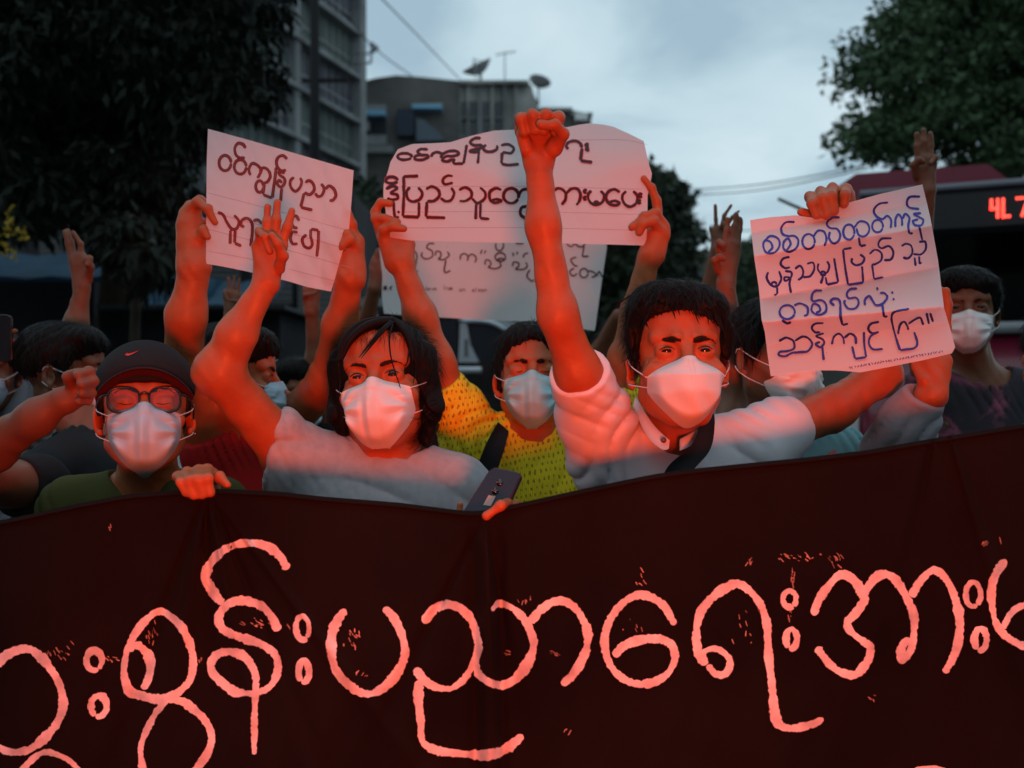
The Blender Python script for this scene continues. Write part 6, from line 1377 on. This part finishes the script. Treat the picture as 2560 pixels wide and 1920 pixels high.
# vans and car ---------------------------------------------------------
def wheel(t, x, y, z, r, w=.2):
    B_ = MB(); B_.cyl((x, y-w/2, z), (x, y+w/2, z), r, 22); wl = B_.build('wheel', M_shoe, t); B_ = MB(); B_.cyl((x, y-w/2-.01, z), (x, y-w/2+.01, z), r*.6, 14); B_.build('rim', M_metal, wl)
M_vb = mat('black_car_paint', (.008, .008, .010), .18, None, .5, coat=.8); M_chr = mat('chrome', (.62, .66, .70), .30, None, .5, metal=.35)
YV = 11.0
vb = thing('parked_van', "black van with chrome window frame and door handle, side on behind the sweater wearer", 'van', P(1250, 960, YV)*np.array([1, 1, 0]))
B_ = MB(); prism(B_, [(1000, 1225), (1000, 812), (1020, 797), (1100, 792), (1218, 795), (1270, 803), (1313, 817), (1350, 850), (1395, 905), (1470, 930), (1540, 945), (1575, 975), (1585, 1060), (1580, 1225)], YV, 1.85); B_.build('body', M_vb, vb, smooth=False)
B_ = MB(); prism(B_, [(1015, 905), (1018, 820), (1030, 806), (1140, 802), (1144, 905)], YV-.02, .03); B_.build('side_window', M_glassd, vb, smooth=False)
B_ = MB(); prism(B_, [(1197, 903), (1178, 860), (1172, 815), (1215, 812), (1245, 822), (1270, 840), (1300, 870), (1320, 903)], YV-.02, .03); B_.build('side_window', M_glassd, vb, smooth=False)
B_ = MB(); prism(B_, [(1146, 906), (1150, 806), (1146, 802), (1165, 800), (1169, 820), (1176, 862), (1198, 906)], YV-.045, .03); pl = B_.build('window_pillar', M_chr, vb, smooth=False)
B_ = MB()
for k in range(5): prism(B_, [(1161, 850+k*9), (1170, 849+k*9), (1170.5, 854+k*9), (1161.5, 855+k*9)], YV-.052, .01)
B_.build('vent_slot', M_busd, pl, smooth=False)
B_ = MB(); B_.tube(spline([P(1148, 803, YV-.04), P(1200, 802, YV-.04), P(1240, 811, YV-.04), P(1285, 842, YV-.04), P(1310, 870, YV-.04)], .06), [.028, .034, .03, .02], 6); B_.build('chrome_trim', M_chr, vb)
B_ = MB(); prism(B_, [(1218, 797), (1265, 800), (1313, 814), (1300, 838), (1285, 836), (1262, 815)], YV-.05, .02); B_.build('silver_strip', mat('pale_silver', (.5, .53, .56), .35), vb, smooth=False)  # pale silver strip along the front roofline
B_ = MB(); c = P(1168, 925, YV-.05); B_.rbox(c, (.32, .05, .07), .02); hd = B_.build('door_handle', M_chr, vb)
for x in (1080, 1500): wheel(vb, P(x, 960, YV)[0], YV+.1, .36, .36)
sv = thing('parked_van', "silver van glimpsed between the left sign and the grey sheet", 'van', P(960, 960, 13)*np.array([1, 1, 0]))
B_ = MB(); prism(B_, [(878, 1180), (878, 752), (890, 745), (1080, 745), (1090, 1180)], 13, 1.9); B_.build('body', mat('silver_van_paint', (.32, .34, .37), .4), sv, smooth=False)
B_ = MB(); pbox(B_, 884, 766, 1070, 781, 13, .04, .02); B_.build('side_window', M_glassd, sv, smooth=False); B_ = MB(); pbox(B_, 880, 783, 1080, 797, 13, .08, .05); B_.build('white_stripe', mat('white_car_paint', (.75, .76, .78), .35), sv, smooth=False)
for x in (900, 1070): wheel(sv, P(x, 960, 13)[0], 13.1, .34, .34)
wc = thing('parked_car', "white car standing close behind the crowd at left of centre", 'car', P(850, 960, 5)*np.array([1, 1, 0])); YW = 4.9
B_ = MB(); prism(B_, [(200, 1560), (200, 1060), (330, 1040), (420, 935), (480, 905), (600, 897), (680, 898), (730, 915), (850, 1050), (1000, 1075), (1090, 1085), (1108, 1110), (1112, 1560)], YW, 1.7); B_.build('body', mat('white_car_paint2', (.62, .66, .72), .3, None, .5, coat=.5), wc, smooth=False)
B_ = MB(); prism(B_, [(370, 1045), (440, 945), (490, 920), (590, 912), (590, 1050)], YW-.01, .02); B_.build('side_window', M_glassd, wc, smooth=False)
B_ = MB(); prism(B_, [(605, 1050), (605, 912), (672, 912), (715, 930), (815, 1052)], YW-.01, .02); B_.build('side_window', M_glassd, wc, smooth=False)
for x in (330, 980): wheel(wc, P(x, 960, YW)[0], YW+.08, .31, .31)
# distant headlight seen over the crowd
hl = thing('distant_car', "far car with one small bright headlight beside the tousled hair", 'car', P(1524, 960, 40)*np.array([1, 1, 0]))
B_ = MB(); prism(B_, [(1490, 1050), (1490, 850), (1505, 800), (1560, 800), (1575, 850), (1575, 1050)], 30, 3.5); B_.build('body', M_vb, hl, smooth=False)
B_ = MB(); B_.sphere(P(1524, 820, 29.95), .05, 10, 8); B_.build('headlight', emit('headlight_glow', (.9, 1, .8), 14), hl)
# ---------------------------------------------------------------- accessories
def rootof(r): return r
# glasses on the capped man
Rc, tc_, sc_, Hcap, Wc = Hc['R'], Hc['t'], Hc['s'], Hc['H'], Hc['W']
M_frame = mat('black_acetate', (.012, .012, .014), .25, None, .5)
gf = None; B_ = MB()
def lens_curve(sg, rx=.0265, rz=.0215, y=-.099):
    o = []
    for i in range(36):
        a = 2*math.pi*i/36; c_, s_ = math.cos(a), math.sin(a); p = 2.6
        x = rx*abs(c_)**(2/p)*np.sign(c_); z = rz*abs(s_)**(2/p)*np.sign(s_)
        o.append((sg*.0345+x, y+.10*abs(sg*.0345+x)**1.5*2, -.004+z+(.003*np.sign(s_) if s_ > 0 else 0)))
    return o
for sg in (-1, 1): B_.tube(lens_curve(sg), .0020, 7, closed=True)
B_.tube(spline([(-.0095, -.099, .006), (0, -.102, .010), (.0095, -.099, .006)], .003), .0022, 6)
for sg in (-1, 1): B_.tube(spline([(sg*.061, -.094, .008), (sg*.073, -.075, .008), (sg*.083, -.02, .006), (sg*.086, .02, .0), (sg*.084, .034, -.02)], .01), .0020, 6)
B_.v = [Wc(v) for v in B_.v]; gl_ = B_.build('glasses_frame', M_frame, cap_m)
M_lens = glass('clear_lens', .96)
for sg in (-1, 1):
    c = np.array(lens_curve(sg)); v = np.concatenate([c, [c.mean(0)+np.array([0, -.001, 0])]]); mk('lens', Wc(v), [(i, (i+1) % 36, 36) for i in range(36)], M_lens, gl_)
# cap: dome and brim
Rm = Rc
dome = xf([ell((0, .018, .049), (.088, .110, .088), 0), ell((0, -.012, .047), (.083, .096, .064), .02), half((0, 0, .030), (0, 0, -1), .4)], Rc, tc_, sc_)
dome += []
DS = SDF(dome); lo, hi = bbox(dome, .006); V, Fc = DS.mesh(lo, hi, .0035)
M_cap = mat('dark_cap_twill', (.016, .016, .018), .85, (600, .5, .0008), .2); cp = mk('cap', V, Fc, M_cap, cap_m)
B_ = MB(); nu, nv = 33, 9; vs = []; f = []
for lay in (0, .0035):
    for j in range(nv):
        w = j/(nv-1)
        for i in range(nu):
            a = math.radians(-62+124*i/(nu-1)); rr = .089+w*.044*math.cos(a*1.2)**.7
            x = rr*math.sin(a)*1.0*(1-.10*w); y = .010-rr*math.cos(a)*1.06; z = .034+w*.012*math.cos(a)-.35*x*x/.094-lay+.004*math.cos(a)
            vs.append((x, y, z))
for lay in (0, 1):
    o = lay*nu*nv
    for j in range(nv-1):
        for i in range(nu-1): f.append((o+j*nu+i, o+j*nu+i+1, o+(j+1)*nu+i+1, o+(j+1)*nu+i))
for i in range(nu-1): a = (nv-1)*nu+i; f.append((a, a+1, a+1+nu*nv, a+nu*nv))
mk('brim', Wc(np.array(vs)), f, mat('dark_red_brim', (.07, .010, .010), .85, (600, .4, .0006), .2), cp)
# small red curved emblem on the cap front
em = np.array([(-.034, .083), (-.028, .080), (-.020, .0835), (-.008, .0925), (-.019, .0870), (-.026, .0855), (-.030, .0875)]); e3 = np.stack([em[:, 0], np.full(len(em), -.2), em[:, 1]], 1)
DL = SDF([ell((0, .018, .049), (.088, .110, .088), 0), ell((0, -.012, .047), (.083, .096, .064), .02)])
def em_surf(k):
    c_, _ = DL.cast(e3+np.array([0, 0, 0]), (0, 1, 0), .3, k); return c_
ev = np.concatenate([em_surf(.0012), em_surf(-.0006)]); n = len(em)
mk('emblem', Wc(ev), [(0, 1, 5, 6), (1, 2, 4, 5), (2, 3, 4)]+[(i, (i+1) % n, n+(i+1) % n, n+i) for i in range(n)], mat('red_thread', (.55, .03, .02), .6), cp)
# earring
B_ = MB(); B_.sphere(Wc(np.array([.088, .004, -.045])), .0016, 8, 6); B_.build('earring', M_chr, cap_m)

# loose strands over the face of the woman in grey
Rg, tg, sg_, Hgr, Wg = Hg['R'], Hg['t'], Hg['s'], Hg['H'], Hg['W']
B_ = MB()
def lock(pts, r): 
    c = np.array(spline([(x, -.25, z) for x, z in pts], .004)); q, _ = Hgr.cast(c, (0, 1, 0), .32, .010); q = q.astype(float)
    k = np.ones(5)/5; yy = np.pad(q[:, 1], 2, mode='edge'); q[:, 1] = np.convolve(yy, k, 'valid'); B_.tube(q, r, 6)
lock([(.034, .104), (-.006, .092), (-.038, .066), (-.058, .030)], [.008, .009, .007, .003]); lock([(.030, .106), (-.02, .098), (-.048, .072), (-.064, .03)], [.008, .009, .008, .004])
lock([(.034, .102), (.05, .085), (.062, .060), (.068, .02)], [.008, .009, .007, .003])
lock([(.030, .098), (.012, .070), (-.008, .045), (-.022, .028)], [.0045, .0035, .0022, .0004])
lock([(.034, .098), (.014, .066), (-.004, .043), (-.018, .026)], [.003, .0028, .0018, .0004])
lock([(.034, .090), (.031, .060), (.034, .020), (.046, -.030), (.052, -.050)], [.0022, .0014, .0010, .0005])
lock([(.060, .075), (.063, .050), (.060, .022), (.053, .006)], [.003, .0022, .0014, .0004])
lock([(.062, .080), (.070, .05), (.070, .020), (.066, -.02)], [.004, .003, .002, .0005])
lock([(-.055, .07), (-.062, .040), (-.064, .01), (-.063, -.03)], [.004, .003, .002, .0005])
B_.v = [Wg(v) for v in B_.v]; B_.build('fringe', M_hair, grey_w)
# fringe of the man in white
Hww, Ww = Hw['H'], Hw['W']; B_ = MB(); r = np.random.default_rng(2)
for (x0, z0, x1, z1) in ((.0, .078, .022, .050), (.015, .08, .042, .040), (.035, .078, .060, .032), (-.03, .075, -.010, .060), (-.055, .066, -.066, .040), (.05, .07, .066, .020), (-.01, .08, .01, .058)):
    for k in range(5):
        a = r.normal(0, .005, 4); c = np.array(spline([(x0+a[0], -.25, z0), ((x0+x1)/2+a[1]+.002, -.25, (z0+z1)/2+.006), (x1+a[2], -.25, z1+a[3])], .004)); q, _ = Hww.cast(c, (0, 1, 0), .32, .009); q = q.astype(float)
        B_.tube(q, [.0024, .0018, .0003], 5)
for k in range(22):   # flyaway tufts on the crown
    x = r.uniform(-.075, .05); B_.tube(spline([(x, -.02+r.normal(0, .03), .118-abs(x)*.3), (x-.018, -.03, .134-abs(x)*.45), (x-.045+r.normal(0, .01), -.02, .128-abs(x)*.75)], .006), [.0016, .0012, .0003], 4)
B_.v = [Ww(v) for v in B_.v]; B_.build('fringe', M_hair, white_m)

# collar of the white shirt: standing band open at the front, placket, buttons
Ncw = P(1694, 1108, 1.83)
M_wc = mat('white_shirt_collar', (.76, .75, .78), .8, (20, .3, .002), .2)
def strip(name, rows, m, parent, thick=.0022, steps=26):
    """surface through rows of px points (x,y,Y)"""
    R_ = [np.array(spline([P(*q) for q in r_], .006)) for r_ in rows]; n = max(len(a) for a in R_); G = []
    for a in R_:
        s_ = np.r_[0, np.cumsum(np.linalg.norm(np.diff(a, axis=0), axis=1))]; t = np.linspace(0, s_[-1], n); G.append(np.stack([np.interp(t, s_, a[:, k]) for k in range(3)], 1))
    V = np.concatenate(G); m_ = len(rows); N_ = len(V); f = [(j*n+i, j*n+i+1, (j+1)*n+i+1, (j+1)*n+i) for j in range(m_-1) for i in range(n-1)]
    f2 = [tuple(q+N_ for q in ff[::-1]) for ff in f]
    b = list(range(n))+[j*n+n-1 for j in range(1, m_)]+[(m_-1)*n+i for i in range(n-2, -1, -1)]+[j*n for j in range(m_-2, 0, -1)]
    rim = [(b[i], b[(i+1) % len(b)], b[(i+1) % len(b)]+N_, b[i]+N_) for i in range(len(b))]
    return mk(name, np.concatenate([V, V+np.array([0, thick, 0])]), f+f2+rim, m, parent)
strip('collar', [[(1590, 990, 1.85), (1606, 1020, 1.79), (1634, 1062, 1.735), (1668, 1096, 1.705), (1674, 1100, 1.702)], [(1582, 1012, 1.86), (1596, 1048, 1.79), (1620, 1094, 1.735), (1656, 1124, 1.700), (1672, 1122, 1.698)]], M_wc, shirt_w)
strip('collar', [[(1755, 1052, 1.78), (1742, 1072, 1.745), (1722, 1086, 1.72), (1700, 1098, 1.703)], [(1762, 1072, 1.785), (1748, 1098, 1.745), (1724, 1116, 1.715), (1699, 1127, 1.698)]], M_wc, shirt_w)
B_ = MB(); c = P(1658, 1100, 1.700); B_.tube([c+np.array([0, -.001, 0]), c+np.array([0, -.0045, 0])], .0050, 14); bt = B_.build('button', mat('dark_snap', (.12, .10, .10), .3), shirt_w)
# slanted shoulder strap of a bag
strip('bag_strap', [[(1640, 1250, 1.655), (1668, 1170, 1.655), (1730, 1112, 1.675), (1752, 1050, 1.74), (1758, 1010, 1.83)], [(1700, 1250, 1.655), (1726, 1185, 1.655), (1775, 1125, 1.69), (1787, 1060, 1.75), (1782, 1012, 1.84)]], M_black, white_m, .003)
# dark strap of the sweater wearer
strip('bag_strap', [[(1245, 1055, 2.19), (1215, 1110, 2.135), (1190, 1180, 2.12), (1180, 1260, 2.12)], [(1272, 1078, 2.185), (1262, 1120, 2.125), (1240, 1190, 2.11), (1228, 1262, 2.11)]], M_black, yel_w, .003)

# phones ---------------------------------------------------------------
def phone(label, q, th, case, cam=True):
    """q: four corners (px,py,Y) top-left, top-right, bottom-right, bottom-left of the face seen"""
    A = [P(*a) for a in q]; t = thing('mobile_phone', label, 'phone', (A[2]+A[3])/2, 'mobile phones held up')
    nrm = np.cross(A[1]-A[0], A[3]-A[0]); nrm /= np.linalg.norm(nrm); nrm = nrm if nrm[1] > 0 else -nrm
    pts = []; r = .16
    def bl(u, v): return A[0]*(1-u)*(1-v)+A[1]*u*(1-v)+A[2]*u*v+A[3]*(1-u)*v
    for cu, cv, a0 in ((1-r, r*.5, -90), (1-r, 1-r*.5, 0), (r, 1-r*.5, 90), (r, r*.5, 180)):
        for i in range(5): a = math.radians(a0+90*i/4); pts.append((cu+r*math.cos(a), cv+r*.5*math.sin(a)))
    n = len(pts); c = np.array([.5, .5]); V = []
    for k, (d, s_) in enumerate(((0, .94), (.0015, 1), (th-.0015, 1), (th, .94))):
        for u, v in pts: u2, v2 = .5+(u-.5)*s_, .5+(v-.5)*(.97 if s_ < 1 else 1); V.append(bl(u2, v2)+nrm*d)
    f = [tuple(range(n)), tuple(range(3*n, 4*n))[::-1]]+[(k*n+i, k*n+(i+1) % n, (k+1)*n+(i+1) % n, (k+1)*n+i) for k in range(3) for i in range(n)]
    mk('case', V, f, case, t, smooth=False)
    if cam:
        for (u, v) in ((.50, .22), (.50, .36)):
            B_ = MB(); c0 = bl(u, v); B_.cyl(c0+nrm*.001, c0-nrm*.0012, .0055, 14); B_.build('camera_lens', M_iris, t)
        B_ = MB(); B_.add([bl(.40, .44)-nrm*.0004, bl(.60, .44)-nrm*.0004, bl(.60, .60)-nrm*.0004, bl(.40, .60)-nrm*.0004], [(0, 1, 2, 3)]); B_.build('painted_lamp_glint', mat('painted_glint', (.60, .35, .28), .25), t, smooth=False)  # lamp's reflection on the phone painted as an orange patch
    return t
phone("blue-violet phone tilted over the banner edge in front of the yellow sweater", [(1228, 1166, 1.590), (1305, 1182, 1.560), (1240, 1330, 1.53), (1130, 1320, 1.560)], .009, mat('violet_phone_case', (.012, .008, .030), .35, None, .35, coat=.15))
phone("dark phone held upright at the far left edge of the picture", [(-70, 786, 2.47), (28, 786, 2.47), (31, 905, 2.47), (-70, 905, 2.47)], .009, mat('dark_phone_case', (.02, .02, .024), .2, None, .5), False)

# stand-in tripod housing, made up for the unseen red light on the crowd (out of the frame, near the camera)
lm = thing('stand_in_lamp', "made-up tripod lamp standing in for the unseen red light before the crowd", 'lamp', (LAMP.x, LAMP.y-.05, 0))
aim = (Vector((0.03, 1.8, 1.10))-LAMP).normalized(); Lp = np.array(LAMP); av = np.array(aim)
B_ = MB(); B_.tube([Lp-av*.20, Lp-av*.18, Lp-av*.05, Lp-av*.045], [.05, .09, .10, .10], 20); B_.build('housing', M_black, lm)
B_ = MB(); B_.tube([Lp-av*.043, Lp-av*.038], .092, 24); B_.build('lens', emit('stand_in_red_lens', (1, .05, .02), 6), lm)
for k in range(3):
    a = 2.1*k+.4; B_ = MB(); B_.cyl(Lp-av*.12+np.array([0, 0, -.08]), (Lp[0]+.32*math.cos(a), Lp[1]+.32*math.sin(a), 0), .012, 8); B_.build('leg', M_metal, lm)
